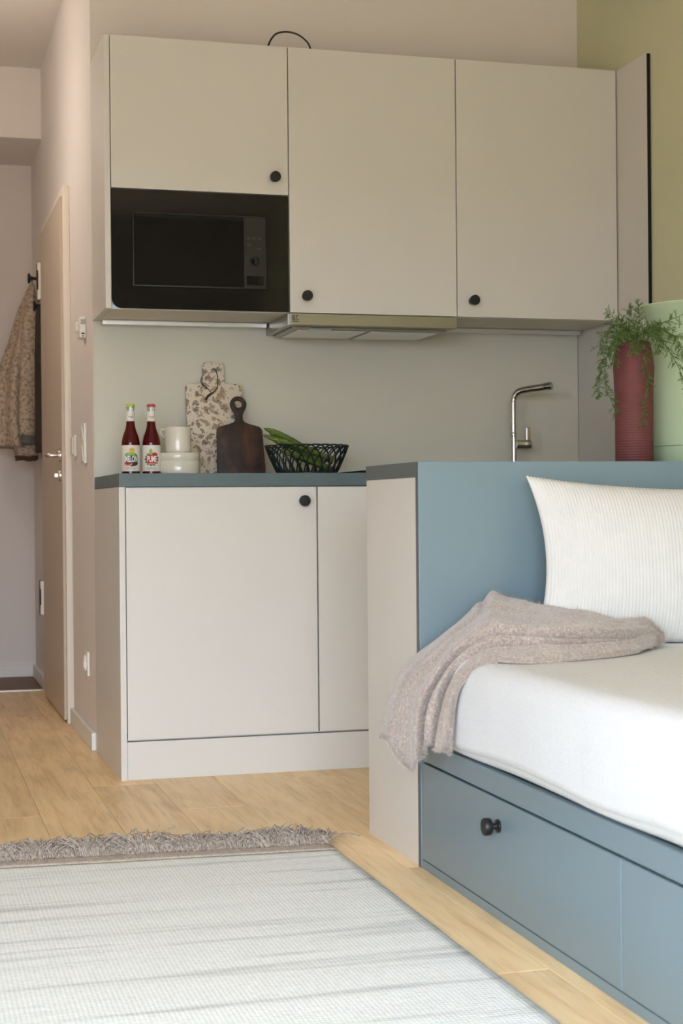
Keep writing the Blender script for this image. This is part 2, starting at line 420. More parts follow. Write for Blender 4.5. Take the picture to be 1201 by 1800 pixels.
# floor: oak planks along the room, dark entry floor past the threshold
fl = struct(box('floor', WL[4]-.12, XR+.12, -6.32, 2.6, -.06, -.0025, SUBFLOOR, bev=0))
PWD, PLN = .192, 1.285
bm = bmesh.new(); box_bm(bm, -PWD/2+.0004, PWD/2-.0004, -PLN/2+.0004, PLN/2-.0004, -.0125, 0, .0008, 1)
pm = bm_mesh(bm, 'plank'); pm.materials.append(OAK); pm.polygons.foreach_set('use_smooth', [False]*len(pm.polygons))
n_pl = 0
xi = -2.304; col_i = 0
while xi < XR:
    off = (col_i*.437) % PLN
    y = 2.6 + PLN/2 - off
    while y > -6.2-PLN/2:
        if y+PLN/2 > 2.6: # trimmed end plank
            y1 = 2.6; y0 = y-PLN/2
            if y1-y0 > .02:
                b2 = bmesh.new(); box_bm(b2, xi-PWD/2+.0004, xi+PWD/2-.0004, y0+.0004, y1-.0004, -.0125, 0, .0008, 1)
                link('plank', bm_mesh(b2, 'plank_end'), OAK, fl)
        else:
            p = bpy.data.objects.new('plank', pm); C.objects.link(p); p.parent = fl
            p.location = Vector((xi, y, 0))-origin_of(fl)
        y -= PLN
    xi += PWD; col_i += 1
struct(box('floor_entry', -1.0, 0, 2.62, 3.24, -.05, -.001, DARKFLOOR, bev=0))
struct(box('trim_1', -1.0, 0, 2.598, 2.622, -.03, .004, NICKEL, bev=.001))
# baseboards
struct(box('baseboard_hall_right', -.016, 0, YB+.004, 1.385, 0, .062, BASEB, bev=.003))
struct(box('baseboard_hall_right_far', -.016, 0, 2.47, 3.224, 0, .062, BASEB, bev=.003))
struct(box('baseboard_hall_end', -1.0, 0, 3.224, 3.24, 0, .062, BASEB, bev=.003))
struct(box('baseboard_right', XR-.014, XR, -6.2, -3.5, 0, .062, BASEB, bev=.003))

# hall door
dr = struct(box('door_1', -.036, -.002, 1.415, 2.335, .012, 2.085, DOORM, bev=.002))
bm = bmesh.new()
box_bm(bm, -.026, .0, 1.385, 1.418, 0, 2.125, .003); box_bm(bm, -.026, 0, 2.332, 2.365, 0, 2.125, .003); box_bm(bm, -.026, 0, 1.418, 2.332, 2.087, 2.125, .003)
link('door_frame', bm_mesh(bm), FRAMEM, dr, auto=28)
hd = lathe('handle_rose', [(.001, -.046), (.024, -.045), (.026, -.04), (.026, -.034)], (0, 1.475, 1.062), NICKEL, dr, 28, 'X')
tube('lever', smoothpath([(-.04, 1.475, 1.062), (-.075, 1.475, 1.062), (-.088, 1.487, 1.062), (-.09, 1.52, 1.062), (-.087, 1.60, 1.062)], 5), .0095, NICKEL, hd, 12)
kr = lathe('key_rose', [(.001, -.046), (.023, -.045), (.025, -.04), (.025, -.034)], (0, 1.475, .982), NICKEL, dr, 28, 'X')
box('thumb_turn', -.062, -.046, 1.472, 1.478, .973, .991, NICKEL, kr, .002)
for z0, z1 in ((1.79, 1.955), (.372, .525)):
    h = box('hinge', -.052, -.036, 2.29, 2.325, z0, z1, WHITEP, dr, .004)
    box('hinge_slot', -.0535, -.050, 2.286, 2.318, z0+.045, z1-.035, BLACKCORE, h, .001)
    box('hinge_knuckle', -.054, -.038, 2.326, 2.342, z0-.002, z1+.002, BLACK, h, .004)

# added globe lamp, never in view, put here to brighten the hall
hl = empty('added_hall_lamp', 'added white globe lamp, unseen, brightening the hall left of the door', 'lamp', (-.74, 1.2, 2.24))
lathe('ceiling_rose', [(.001, 0), (.05, 0), (.052, .004), (.052, .022), (.001, .022)], (-.74, 1.2, 2.897), WHITEP, hl, 32)
tube('cord', [(-.74, 1.2, 2.39), (-.74, 1.2, 2.6), (-.74, 1.2, 2.897)], .003, WHITEP, hl, 8)
GLOBE = M('added_lamp_glow', (.9, .88, .84), .4)
GLOBE.b.inputs['Emission Color'].default_value = (1.0, .90, .80, 1); GLOBE.b.inputs['Emission Strength'].default_value = 40
lathe('globe', [(.001, 0)]+[(.078*math.sin(math.pi*i/16), .078-.078*math.cos(math.pi*i/16)) for i in range(1, 15)]+[(.03, .1515)], (-.74, 1.2, 2.24), GLOBE.m, hl, 32)

# ---------------------------------------------------------------- knobs
def knob(at, axis, parent, s=1.0):
    """round black knob: base disc, waisted neck, thick cap; axis '-y' or '-x'"""
    pr = [(.001, 0), (.0135, 0), (.014, .002), (.0135, .0045), (.007, .006), (.0065, .016), (.0165, .0185), (.0178, .021), (.0178, .031), (.0165, .0335), (.001, .034)]
    pr = [(r*s, -h*s) for r, h in pr]
    return lathe('knob', pr, at, BLACK, parent, 28, 'Y' if axis == '-y' else 'X', 35)

# ---------------------------------------------------------------- wall cabinets
YU, ZT, ZB = .2814, 2.3995, 1.503
XB = (.0195, .62, 1.22, 1.8305)
G = .0018
def wall_cab(i, label, door_z0, knob_at, grp='taupe wall cabinets over the counter'):
    x0, x1 = XB[i], XB[i+1]
    e_ = empty('wall_cabinet', label, 'cabinet', ((x0+x1)/2, .45, ZB), grp)
    zc = ZB if i != 0 else 1.897
    bm = bmesh.new(); t = .016; ya = YU+.0195
    box_bm(bm, x0+.0005, x0+t, ya, YB-.012, ZB, ZT); box_bm(bm, x1-t, x1-.0005, ya, YB-.012, ZB, ZT)
    box_bm(bm, x0+t, x1-t, ya, YB-.012, ZB, ZB+t); box_bm(bm, x0+t, x1-t, ya, YB-.012, ZT-t, ZT-.001); box_bm(bm, x0+t, x1-t, YB-.02, YB-.012, ZB+t, ZT-t)
    if i == 0: box_bm(bm, x0+t, x1-t, ya, YB-.02, 1.897, 1.897+t)
    link('carcass', bm_mesh(bm), CREAMIN, e_)
    d = box('door', x0+G, x1-G, YU, YU+.018, door_z0, ZT, CREAM, e_, .0012)
    knob((knob_at[0], YU, knob_at[1]), '-y', d)
    return e_
c1 = wall_cab(0, 'left wall cabinet, its short door above the built-in microwave', 1.899, (.569, 1.955))
box('side_panel', 0, .019, YU, YB-.0005, ZB, ZT, CREAM, c1, .001)
wall_cab(1, 'middle wall cabinet with full-height door above the steel hood', ZB+.001, (.676, 1.559))
wall_cab(2, 'right wall cabinet with full-height door beside the end panel', ZB+.001, (1.276, 1.560))
# end panel and filler on the green wall
ep = empty('end_panel', 'thin taupe end panel with black edge against the green wall', 'panel', (1.839, .3, .957))
box('board', 1.834, 1.8445, .0485, YB-.012, .957, ZT, CREAM, ep, .0004)
box('black_edge', 1.834, 1.8445, .0425, .0485, .957, ZT-.004, BLACKCORE, ep, .0004)
# backsplash and rails
tag(box('backsplash', .0015, 1.833, YB-.011, YB-.0008, .957, 1.5025, SPLASH, bev=.0008), 'grey-beige backsplash board behind the counter', 'backsplash')
tag(box('light_rail', .028, .612, .594, .632, 1.487, 1.5022, ALU, bev=.001), 'slim aluminium light rail under the left wall cabinet', 'light rail', 'light rails')
tag(box('light_rail', 1.224, 1.826, .594, .632, 1.487, 1.5022, ALU, bev=.001), 'slim aluminium light rail under the right wall cabinet', 'light rail', 'light rails')

# microwave set into the left cabinet
mx0, mx1, mz0, mz1 = .0215, .6175, 1.5045, 1.8955
mw = empty('microwave', 'black glass built-in microwave under the left wall cabinet', 'microwave', (.32, .45, 1.522))
box('housing', mx0+.03, mx1-.03, YU+.022, .62, 1.522, 1.892, BLACK, mw, .002)
ol = [(mx1, mz0), (mx1, mz1), (mx0, mz1)] + arc(mx0+.032, mz0+.032, .032, 180, 270, 10)
plate('front_glass', ol, [], .012, GLASSBLK, mw, 0, Matrix.Translation((0, YU+.002, 0)))
box('corner_plate', mx0+.0005, mx0+.03, YU+.0145, YU+.0205, mz0+.0005, mz0+.03, PALEBLUE, mw, .0003)  # pale blue plate showing at the rounded glass corner
dz0, dz1, dx0, dx1 = 1.578, 1.822, .091, .540
fr = [(dx0, dz0), (dx1, dz0), (dx1, dz1), (dx0, dz1)]
ih = [(dx0+.004, dz0+.005), (dx1-.004, dz0+.005), (dx1-.004, dz1-.004), (dx0+.004, dz1-.004)]
plate('door_rim', fr, [ih], .006, BLACK, mw, .0012, Matrix.Translation((0, YU-.003, 0)))
box('door_window', dx0+.0045, .462, YU-.001, YU+.0045, dz0+.0055, dz1-.0045, SCREEN, mw, .0006)
cp = box('control_panel', .464, dx1-.0045, YU-.002, YU+.0045, dz0+.0055, dz1-.0045, CTRL, mw, .0006)
dl = lathe('dial', [(.001, -.016), (.0135, -.015), (.0145, -.012), (.0145, 0)], (.5005, YU-.002, 1.671), GLASSBLK, cp, 28, 'Y')
box('dial_grip', .4985, .5025, YU-.0215, YU-.0165, 1.660, 1.682, CTRL, dl, .001)
box('open_button', .472, .530, YU-.0042, YU-.0018, 1.592, 1.622, GLASSBLK, cp, .001)
for k in range(3): box('icon', .474+.019*k, .484+.019*k, YU-.0026, YU-.0018, 1.745, 1.752, ICON, cp, 0)
for k in range(2): box('icon', .474+.034*k, .488+.034*k, YU-.0026, YU-.0018, 1.724-.012*k, 1.729-.012*k, ICON, cp, 0)

# cooker hood under the middle cabinet
hd = empty('cooker_hood', 'slim stainless steel cooker hood under the middle wall cabinet', 'cooker hood', (.92, .45, 1.449))
fs = box('front_strip', .622, 1.2185, YU, YU+.018, 1.4625, 1.5015, STEEL, hd, .001)
box('body', .617, 1.217, YU+.0185, .632, 1.462, 1.5025, STEEL, hd, .001)
bm = bmesh.new(); box_bm(bm, .64, 1.195, YU+.05, .61, 1.4555, 1.462, .001)
link('filter_tray', bm_mesh(bm), STEEL, hd)
for k in range(2): box('grease_filter', .665+.262*k, .908+.262*k, YU+.075, .585, 1.4515, 1.4552, ALU, hd, .001)
box('light_lens', .70, .78, YU+.055, YU+.070, 1.4535, 1.4553, PALEBLUE, hd, .0005)
# emblem on the strip: a split square of curved bars with a word line under it
yy = YU-.0004
ex, ez, es = .6395, 1.4875, .008
V, F = [], []
def bar2(x0, x1, z0, z1):
    o_ = len(V); V.extend([(x0, yy, z0), (x1, yy, z0), (x1, yy, z1), (x0, yy, z1)]); F.append((o_, o_+1, o_+2, o_+3))
bar2(ex-.010, ex-.0065, ez-.008, ez+.008); bar2(ex-.010, ex-.001, ez+.006, ez+.008); bar2(ex-.0045, ex-.002, ez-.008, ez+.004)
bar2(ex-.010, ex+.002, ez-.0085, ez-.0065); bar2(ex+.001, ex+.010, ez+.0045, ez+.008); bar2(ex+.001, ex+.0035, ez-.006, ez+.0045); bar2(ex+.005, ex+.010, ez-.0085, ez-.0045)
for k in range(8): bar2(ex-.011+.0028*k, ex-.0088+.0028*k, ez-.0150, ez-.0115)
pyd('emblem', V, F, INK['black'], fs, smooth=False)

# loose cable on top of the cabinets
tag(tube('cable', smoothpath([(.57, .40, 2.404), (.58, .40, 2.432), (.592, .40, 2.458), (.612, .40, 2.479), (.648, .40, 2.487), (.685, .40, 2.481), (.712, .40, 2.464), (.728, .40, 2.444), (.737, .40, 2.404)], 6), .0032, CABLE, n=8), 'black loop of cable on top of the wall cabinets', 'cable')

# ---------------------------------------------------------------- base cabinets
ZC0, ZC1 = .9136, .9555
def base_cab(x0, x1, label, knob_at=None, left=False):
    e_ = empty('base_cabinet', label, 'cabinet', ((x0+x1)/2, .3, 0 if left else .118), 'cream base cabinets')
    bm = bmesh.new(); t = .016
    box_bm(bm, x0+.0005, x0+t, .0195, YB-.002, .12, ZC0-.0005); box_bm(bm, x1-t, x1-.0005, .0195, YB-.002, .12, ZC0-.0005)
    box_bm(bm, x0+t, x1-t, .0195, YB-.002, .12, .12+t); box_bm(bm, x0+t, x1-t, YB-.015, YB-.002, .12+t, ZC0-.0005)
    box_bm(bm, x0+t, x1-t, .0195, .1, ZC0-.02, ZC0-.0005)
    link('carcass', bm_mesh(bm), CREAMIN, e_)
    d = box('door', x0+.002, x1-.002, 0, .018, .1255, ZC0-.003, CREAM, e_, .0012)
    if knob_at: knob((knob_at[0], 0, knob_at[1]), '-y', d)
    return e_
b1 = base_cab(.0195, .6355, 'left base cabinet with one cream door and black knob below the bottles', (.589, .866), True)
box('side_panel', 0, .019, 0, YB-.0005, 0, ZC0-.0005, CREAM, b1, .001)
base_cab(.6365, 1.2395, 'cream base cabinet half hidden by the blue headboard')
base_cab(1.2405, 1.8330, 'cream base cabinet below the tap, behind the headboard')
tag(box('plinth', .0195, 1.833, .006, .022, 0, .1185, CREAM, bev=.0008), 'cream plinth board along the floor under the base cabinets', 'plinth')
tag(box('worktop', 0, 1.8335, -.003, YB-.0115, ZC0, ZC1, COUNTER, bev=.0012), 'slate grey kitchen worktop carrying bottles, boards and basket', 'worktop')
hb = empty('hob', 'flat black glass hob set on the worktop beside the basket', 'hob', (1.13, .3, ZC1))
bm = bmesh.new(); box_bm(bm, .800, 1.42, .030, .55, ZC1, ZC1+.0085, .002)
link('glass_plate', bm_mesh(bm), GLASSBLK, hb, auto=28)
lathe('cooking_ring', [(.001, 0), (.09, 0), (.09, .0004), (.001, .0004)], (1.0, .30, ZC1+.0086), ICON, hb, 40)
lathe('cooking_ring', [(.001, 0), (.075, 0), (.075, .0004), (.001, .0004)], (1.25, .30, ZC1+.0086), ICON, hb, 40)

# ---------------------------------------------------------------- tap
tp = empty('kitchen_tap', 'chrome kitchen tap with angled spout standing on the worktop', 'tap', (1.52, .52, ZC1))
lathe('base_ring', [(.001, 0), (.025, 0), (.025, .006), (.022, .010), (.001, .010)], (1.52, .52, ZC1), CHROME, tp, 32)
lathe('body', [(.001, .010), (.0100, .010), (.0100, .142), (.001, .142)], (1.522, .52, ZC1), CHROME, tp, 28)
lathe('collar', [(.001, 0), (.0115, 0), (.0120, .003), (.0120, .013), (.0110, .016), (.001, .016)], (1.521, .52, ZC1+.1425), CHROME, tp, 28)
tube('spout', smoothpath([(1.5205, .52, ZC1+.158), (1.5205, .52, 1.17), (1.5205, .52, 1.215), (1.523, .518, 1.240), (1.532, .511, 1.2585), (1.547, .50, 1.2665), (1.575, .476, 1.2715), (1.612, .445, 1.2765)], 6), [.0104]*15+[.0110]*4+[.0118]*6+[.0124]*6+[.0128]*6+[.0132]*6, CHROME, tp, 18)
tube('aerator', [(1.612, .445, 1.2765), (1.6125, .4445, 1.2766), (1.634, .4265, 1.2796), (1.6345, .426, 1.2797)], [.0138, .0148, .0148, .0130], CHROME, tp, 20)
lv = lathe('lever_body', [(.001, 0), (.0160, 0), (.0160, .036), (.0166, .037), (.0166, .056), (.0150, .058), (.001, .058)], (1.530, .52, 1.070), NICKEL, tp, 28, 'X')
box('lever_handle', 1.570, 1.586, .514, .526, 1.085, 1.132, NICKEL, lv, .002)

# ---------------------------------------------------------------- things on the worktop
CAMP = Vector((-.64869, -4.8981, .84344))
def text_polys(s, size):
    cu = bpy.data.curves.new('txt', 'FONT'); cu.body = s; cu.size = size; cu.align_x = 'CENTER'; cu.align_y = 'CENTER'; cu.resolution_u = 3
    cu.offset = size*.03
    o = bpy.data.objects.new('txt', cu); C.objects.link(o)
    dg = bpy.context.evaluated_depsgraph_get(); me = bpy.data.meshes.new_from_object(o.evaluated_get(dg))
    V = [(v.co.x, v.co.y) for v in me.vertices]; F = [tuple(p.vertices) for p in me.polygons]
    bpy.data.objects.remove(o); bpy.data.curves.remove(cu); bpy.data.meshes.remove(me)
    return V, F
def wrap(name, V2, F, c, r, ang, mat, parent):
    V = [(c[0]+r*math.cos(ang+x/r), c[1]+r*math.sin(ang+x/r), c[2]+z) for x, z in V2]
    return pyd(name, V, F, mat, parent, smooth=False)
def blob(cx, cz, rx, rz, n=22, a0=0, a1=360, spikes=0, dep=0):
    pts = []
    for i in range(n+1 if a1-a0 < 360 else n):
        a = math.radians(a0+(a1-a0)*i/n); k = 1+(dep if spikes and i % 2 else 0)
        pts.append((cx+rx*k*math.cos(a), cz+rz*k*math.sin(a)))
    return pts
def fan(pts):
    cx = sum(p[0] for p in pts)/len(pts); cz = sum(p[1] for p in pts)/len(pts)
    n = len(pts); V = [(cx, cz)]; F = []; NR_ = 9
    for q in range(1, NR_+1): V += [(cx+(p[0]-cx)*q/NR_, cz+(p[1]-cz)*q/NR_) for p in pts]
    F += [(0, 1+i, 1+(i+1) % n) for i in range(n)]
    for q in range(NR_-1): F += [(1+q*n+i, 1+(q+1)*n+i, 1+(q+1)*n+(i+1) % n, 1+q*n+(i+1) % n) for i in range(n)]
    return V, F

def bottle(x, y, cap, word, label, art):
    e_ = empty('juice_bottle', label, 'bottle', (x, y, ZC1), 'red juice bottles')
    c = (x, y, ZC1); R_ = .0302
    lathe('glass_body', [(.001, .0005), (.027, .0005), (R_, .004), (R_, .108), (.0296, .114), (.027, .128), (.022, .142), (.0175, .154), (.0150, .166), (.0143, .176), (.0139, .180), (.001, .180)], c, GLASSRED, e_, 44, auto=28)
    lathe('glass_neck', [(.001, .1803), (.0138, .1803), (.0128, .205), (.0126, .220), (.0140, .2205), (.0140, .226), (.0128, .2265), (.0128, .2285), (.001, .2285)], c, GLASSCLR, e_, 36, auto=28)
    cp_ = lathe('crown_cap', [(.001, .0345), (.0120, .0343), (.0138, .0325), (.0148, .0265), (.0148, .0255), (.001, .0255)][::-1], (x, y, ZC1+.2035), cap, e_, 36)
    d = Vector((CAMP.x-x, CAMP.y-y)); ang = math.atan2(d.y, d.x)
    # paper label wraps most of the way round
    def band(nm, z0, z1, r0, r1, mat, par):
        n = 40; V = []; 
        for i in range(n+1):
            a_ = ang-2.75+5.5*i/n
            V += [(x+r0*math.cos(a_), y+r0*math.sin(a_), ZC1+z0), (x+r1*math.cos(a_), y+r1*math.sin(a_), ZC1+z1)]
        return pyd(nm, V, [(2*i, 2*i+2, 2*i+3, 2*i+1) for i in range(n)], mat, par)
    lb = band('label', .014, .1005, R_+.0004, R_+.0004, LABEL, e_)
    nl = band('neck_label', .181, .213, .0142, .0131, LABEL, e_)
    r = R_+.0006; k = 0
    for (nm, pts, ink) in art:
        V, F = fan(pts); wrap(nm, V, F, c, r+k*.00012, ang, INK[ink], lb); k += 1
    V, F = text_polys(word, .028); V = [(a*.47+.0015, b+.0535) for a, b in V]
    wrap('lettering', V, F, c, r+k*.00012+.0007, ang, INK['white'], lb)
    for zz, wd_ in ((.0255, .030), (.0215, .034)):
        V, F = [], []
        for q in range(9):
            x0 = -wd_/2+wd_*q/9; o_ = len(V); V += [(x0, zz-.0012), (x0+wd_/11, zz-.0012), (x0+wd_/11, zz+.0012), (x0, zz+.0012)]; F.append((o_, o_+1, o_+2, o_+3))
        wrap('small_print', V, F, c, r, ang, INK['grey'], lb)
    V, F = [], []
    for q, (zz, xa, xb) in enumerate(((.2015, -.010, .010), (.1955, -.008, .001), (.1955, .002, .009), (.1915, .000, .009))):
        o_ = len(V); V += [(xa, zz-.0010), (xb, zz-.0006), (xb, zz+.0012), (xa, zz+.0006)]; F.append((o_, o_+1, o_+2, o_+3))
    wrap('neck_print', V, F, c, .0145, ang, INK['black'], nl)
    return e_
bottle(.086, .34, CAPG, 'MELON', 'juice bottle with lime green cap and MELON label', [
    ('melon_print', blob(.004, .053, .0225, .0235), 'darkgreen'), 
    ('leaf_print', blob(-.002, .068, .019, .0085), 'green'), ('melon_half', blob(.012, .041, .0135, .0095), 'darkgreen'),
    ('slice_rind', blob(-.009, .041, .0150, .0105, 16, 170, 370), 'pink'), ('slice_flesh', blob(-.009, .0425, .0125, .0078, 16, 170, 370), 'red'),
    ('melon_band', blob(.0018, .0535, .0235, .0128), 'darkgreen'), ('flower_print', blob(.004, .084, .0075, .0065, 14, 0, 360, 1, .5), 'yellow')])
bottle(.155, .34, CAPR, 'PUME', 'juice bottle with red cap and PUME label', [
    ('leaf_print', blob(.001, .054, .0225, .020, 26, 0, 360, 1, .25), 'leaf'), ('fruit_print', blob(.002, .053, .0200, .0185), 'red'),
    ('crown_leaf', blob(-.002, .078, .0062, .0105, 12), 'green'), ('fruit_half', blob(.012, .069, .0095, .0062), 'red'),
    ('seed_band', blob(.001, .0385, .0135, .0022), 'pink')])

lathe('bowl', [(.001, 0), (.066, 0), (.0715, .004), (.0728, .012), (.0728, .048), (.0722, .049), (.0728, .050), (.0728, .073), (.0718, .0752), (.0695, .0752), (.0685, .072), (.0680, .012), (.001, .008)], (.2497, .36, ZC1), CERAM, n=64, auto=45)
tag(bpy.data.objects['bowl'], 'wide cream ceramic bowl under the cup, right of the bottles', 'bowl')
cu_ = empty('cup', 'straight cream ceramic cup standing on the wide bowl', 'cup', (.249, .36, ZC1+.0757))
lathe('cup_body', [(.001, .0005), (.0405, .0005), (.0428, .003), (.0432, .010), (.0432, .084), (.0424, .0862), (.0405, .0862), (.0398, .083), (.0392, .012), (.001, .006)], (.249, .36, ZC1+.0757), CERAM, cu_, 56, auto=45)
tube('handle', smoothpath([(.2105, .383, ZC1+.154), (.2000, .392, ZC1+.156), (.1965, .396, ZC1+.147), (.1985, .394, ZC1+.135), (.2085, .386, ZC1+.130)], 5), .0042, CERAM, cu_, 10)

# terrazzo board leaning on the backsplash
def lean(x, z, y0, deg, rotz=0): return Matrix.Translation((x, y0, z)) @ Matrix.Rotation(math.radians(rotz), 4, 'Z') @ Matrix.Rotation(math.radians(-deg), 4, 'X')
hw, hh = .101, .333
ol = arc(-hw+.006, .006, .006, 180, 270, 4)+arc(hw-.006, .006, .006, 270, 360, 4)+arc(hw-.014, hh-.014, .014, 0, 90, 6)+arc(.0445, hh+.006, .006, 270, 180, 4)
ol += arc(.0385-.017, .412-.017, .017, 0, 90, 6)+arc(-.0385+.017, .412-.017, .017, 90, 180, 6)+arc(-.0445, hh+.006, .006, 0, -90, 4)+arc(-hw+.014, hh-.014, .014, 90, 180, 6)
hole = [(.000+.008*math.cos(-i*math.pi/8), .380+.008*math.sin(-i*math.pi/8)) for i in range(16)]
tb = empty('terrazzo_board', 'tall speckled terrazzo serving board leaning on the backsplash', 'serving board', (.421, .57, ZC1))
LT = lean(.4205, ZC1+.001, .560, 8.0)
plate('slab', ol, [hole], .016, TERRAZZO, tb, .002, LT)
loop_ = [(.000, -.004, .386), (.008, -.007, .378), (.013, -.007, .350), (.010, -.006, .318), (-.006, -.005, .298), (-.012, -.005, .300), (-.022, -.005, .312), (-.040, -.006, .325), (-.047, -.006, .338), (-.044, -.004, .352), (-.040, .004, .358), (-.044, .012, .350)]
tube('leather_cord', smoothpath([LT @ Vector(p) for p in loop_], 5), .0016, LEATHER, tb, 7)
tube('cord_knot', smoothpath([LT @ Vector(p) for p in ((-.004, -.006, .299), (-.016, -.008, .292), (-.026, -.008, .284), (-.034, -.006, .272))], 4), [.003]*4+[.0044]*5+[.0036]*4, LEATHER, tb, 8)

# dark wooden paddle board in front of it
w = .086
ol = [(-.0835, 0), (.0835, 0), (.0855, .03), (.083, .10), (.0815, .155)] + arc(.060, .158, .0215, 0, 78, 6) + [(.040, .1855), (.022, .192), (.014, .200), (.0125, .212), (.0165, .226), (.0235, .240)]
ol += arc(0, .258, .0290, -30, 210, 20) + [(-.0235, .240), (-.0165, .226), (-.0125, .212), (-.014, .200), (-.022, .192), (-.040, .1855)] + arc(-.060, .158, .0215, 102, 180, 6) + [(-.0815, .155), (-.083, .10), (-.0855, .03)]
hole = [(.0135*math.cos(-i*math.pi/10), .259+.0135*math.sin(-i*math.pi/10)) for i in range(20)]
plate('wooden_board', ol, [hole], .015, DARKWOOD, None, .0035, lean(.492, ZC1+.001, .475, 11.5))
tag(bpy.data.objects['wooden_board'], 'dark scorched wooden paddle board with ring handle in front of terrazzo board', 'chopping board')

# wire basket with asparagus
bx, by = .69, .34
bk = empty('wire_basket', 'dark open wire basket holding asparagus on the worktop', 'basket', (bx, by, ZC1))
NB = 26; HB = .096
def bpt(a, h):
    t = h/HB; r_ = .0995+(.143-.0995)*(t**.85)
    return (bx+r_*math.cos(a), by+r_*math.sin(a), ZC1+.004+h)
tube('base_ring', [(bx+.0995*math.cos(2*math.pi*i/60), by+.0995*math.sin(2*math.pi*i/60), ZC1+.006) for i in range(61)], .0048, WIRE, bk, 8)
lathe('base_disc', [(.001, 0), (.097, 0), (.098, .003), (.001, .003)], (bx, by, ZC1+.001), WIRE, bk, 48)
for i in range(NB):
    a0 = 2*math.pi*i/NB; dl_ = 2*math.pi/NB*2.35; pts = []
    for k in range(25):
        t = k/24; h = HB*(1-abs(2*t-1)**2.0)
        a_ = a0+dl_*2*(t if t < 0 else (.5+.5*math.copysign(abs(2*t-1)**.8, 2*t-1)))
        pts.append(bpt(a_, h))
    tube('wire', pts, .0027, WIRE, bk, 6)
def spear(p0, p1, r, sag, lab):
    """tip at p0, cut end at p1"""
    p0, p1 = Vector(p0), Vector(p1); mid = (p0+p1)/2+Vector((0, 0, sag)); pts = smoothpath([p0, (p0*.55+mid*.45+Vector((0, 0, sag*.3))), mid, p1*.5+mid*.5, p1], 4)
    e_ = empty('asparagus_spear', lab, 'asparagus', tuple((p0+p1)/2-Vector((0, 0, r))), 'asparagus in the basket')
    n = len(pts); rad = [r*(.25+.75*min(1, (i/(n-1))/.30)**.7) if i/(n-1) < .3 else r for i in range(n)]
    tube('stalk', pts, rad, ASP, e_, 10)
    d = (p1-p0).normalized(); tube('cut_end', [p1-d*.0005, p1+d*.001, p1+d*.0022], [r*1.01, r*1.01, r*.85], ASPCUT, e_, 10)
    # scale leaves on the tip
    L = []
    for i in range(22):
        t = .01+.34*(i/22); k = t*(n-1); a_ = int(k); f_ = k-a_; c_ = pts[a_].lerp(pts[min(a_+1, n-1)], f_); tg = (pts[a_]-pts[min(a_+1, n-1)]).normalized()
        u_ = tg.cross(Vector((0, 0, 1))).normalized(); v_ = tg.cross(u_); an = i*2.4; o_ = u_*math.cos(an)+v_*math.sin(an); s_ = tg.cross(o_)
        rr = rad[a_]
        b_ = c_+o_*rr*.9; V = [b_+s_*rr*.5, b_-s_*rr*.5, b_+o_*rr*.35+tg*rr*.8, b_+tg*rr*2.4+o_*rr*.05]
        L.append((V, [(0, 1, 2), (0, 2, 3), (1, 3, 2)]))
    V, F = merge(L); pyd('tip_scales', V, F, ASPTIP, e_, smooth=False)
spear((.535, .330, 1.092), (.742, .330, 1.001), .0105, .004, 'asparagus spear on top of the basket bunch, pale green')
spear((.545, .352, 1.115), (.735, .356, 1.020), .0115, .006, 'thick asparagus spear rising highest behind the wooden board')
spear((.540, .290, 1.082), (.770, .290, 1.008), .0100, .003, 'asparagus spear nearest the front of the basket')
spear((.570, .378, 1.098), (.790, .372, 1.004), .0105, .004, 'asparagus spear at the back of the basket')
spear((.585, .300, 1.040), (.772, .306, .972), .0105, .003, 'asparagus spear low in the middle of the basket')
spear((.610, .372, 1.036), (.775, .364, .976), .0100, .003, 'lowest asparagus spear at the bottom of the basket')

# ---------------------------------------------------------------- wall fittings by the hall door
def fitting(name, label, cat, y0, y1, z0, z1, d, group=None):
    e_ = empty(name, label, cat, (0, (y0+y1)/2, z0), group); box('frame', -d, -.0005, y0, y1, z0, z1, WHITEP, e_, .003); return e_
sw = fitting('light_switch', 'white double light switch nearest the kitchen corner', 'light switch', .855, .935, 1.012, 1.158, .012, 'white switches by the door')
for z0, t in ((1.019, .4), (1.092, 1)):
    bm = bmesh.new(); box_bm(bm, -.0165, -.0125, .862, .928, z0, z0+.060, .0015)
    bm.transform(Matrix.Translation((-.0145, 0, z0+.03)) @ Matrix.Rotation(math.radians(-5*t), 4, 'Y') @ Matrix.Translation((.0145, 0, -z0-.03)))
    link('rocker', bm_mesh(bm), WHITEP, sw, auto=28)
sw = fitting('light_switch', 'white single light switch next to the door frame', 'light switch', 1.195, 1.275, 1.048, 1.130, .012, 'white switches by the door')
box('rocker', -.0175, -.0125, 1.203, 1.267, 1.056, 1.122, WHITEP, sw, .002)
th = empty('thermostat', 'white room thermostat high on the hall wall', 'thermostat', (0, .88, 1.466))
box('housing', -.024, -.0005, .845, .925, 1.466, 1.543, WHITEP, th, .004)
lathe('dial', [(.001, -.036), (.019, -.035), (.021, -.032), (.021, -.0245)], (0, .89, 1.508), WHITEP, th, 30, 'X')
for k in range(4): box('vent_slot', -.020, -.004, .8442, .8462, 1.5285-.0045*k, 1.5305-.0045*k, ICON, th, 0)
box('printed_mark', -.018, -.006, .8444, .8462, 1.478, 1.484, ICON, th, 0); box('printed_mark', -.016, -.008, .8444, .8462, 1.470, 1.474, ICON, th, 0)
so = fitting('wall_socket', 'white round-faced power socket low on the hall wall', 'socket', .825, .907, .243, .330, .010)
lathe('socket_ring', [(.001, -.011), (.0205, -.011), (.021, -.017), (.029, -.018), (.0305, -.015), (.0305, -.0105)], (0, .866, .2865), WHITEP, so, 32, 'X')

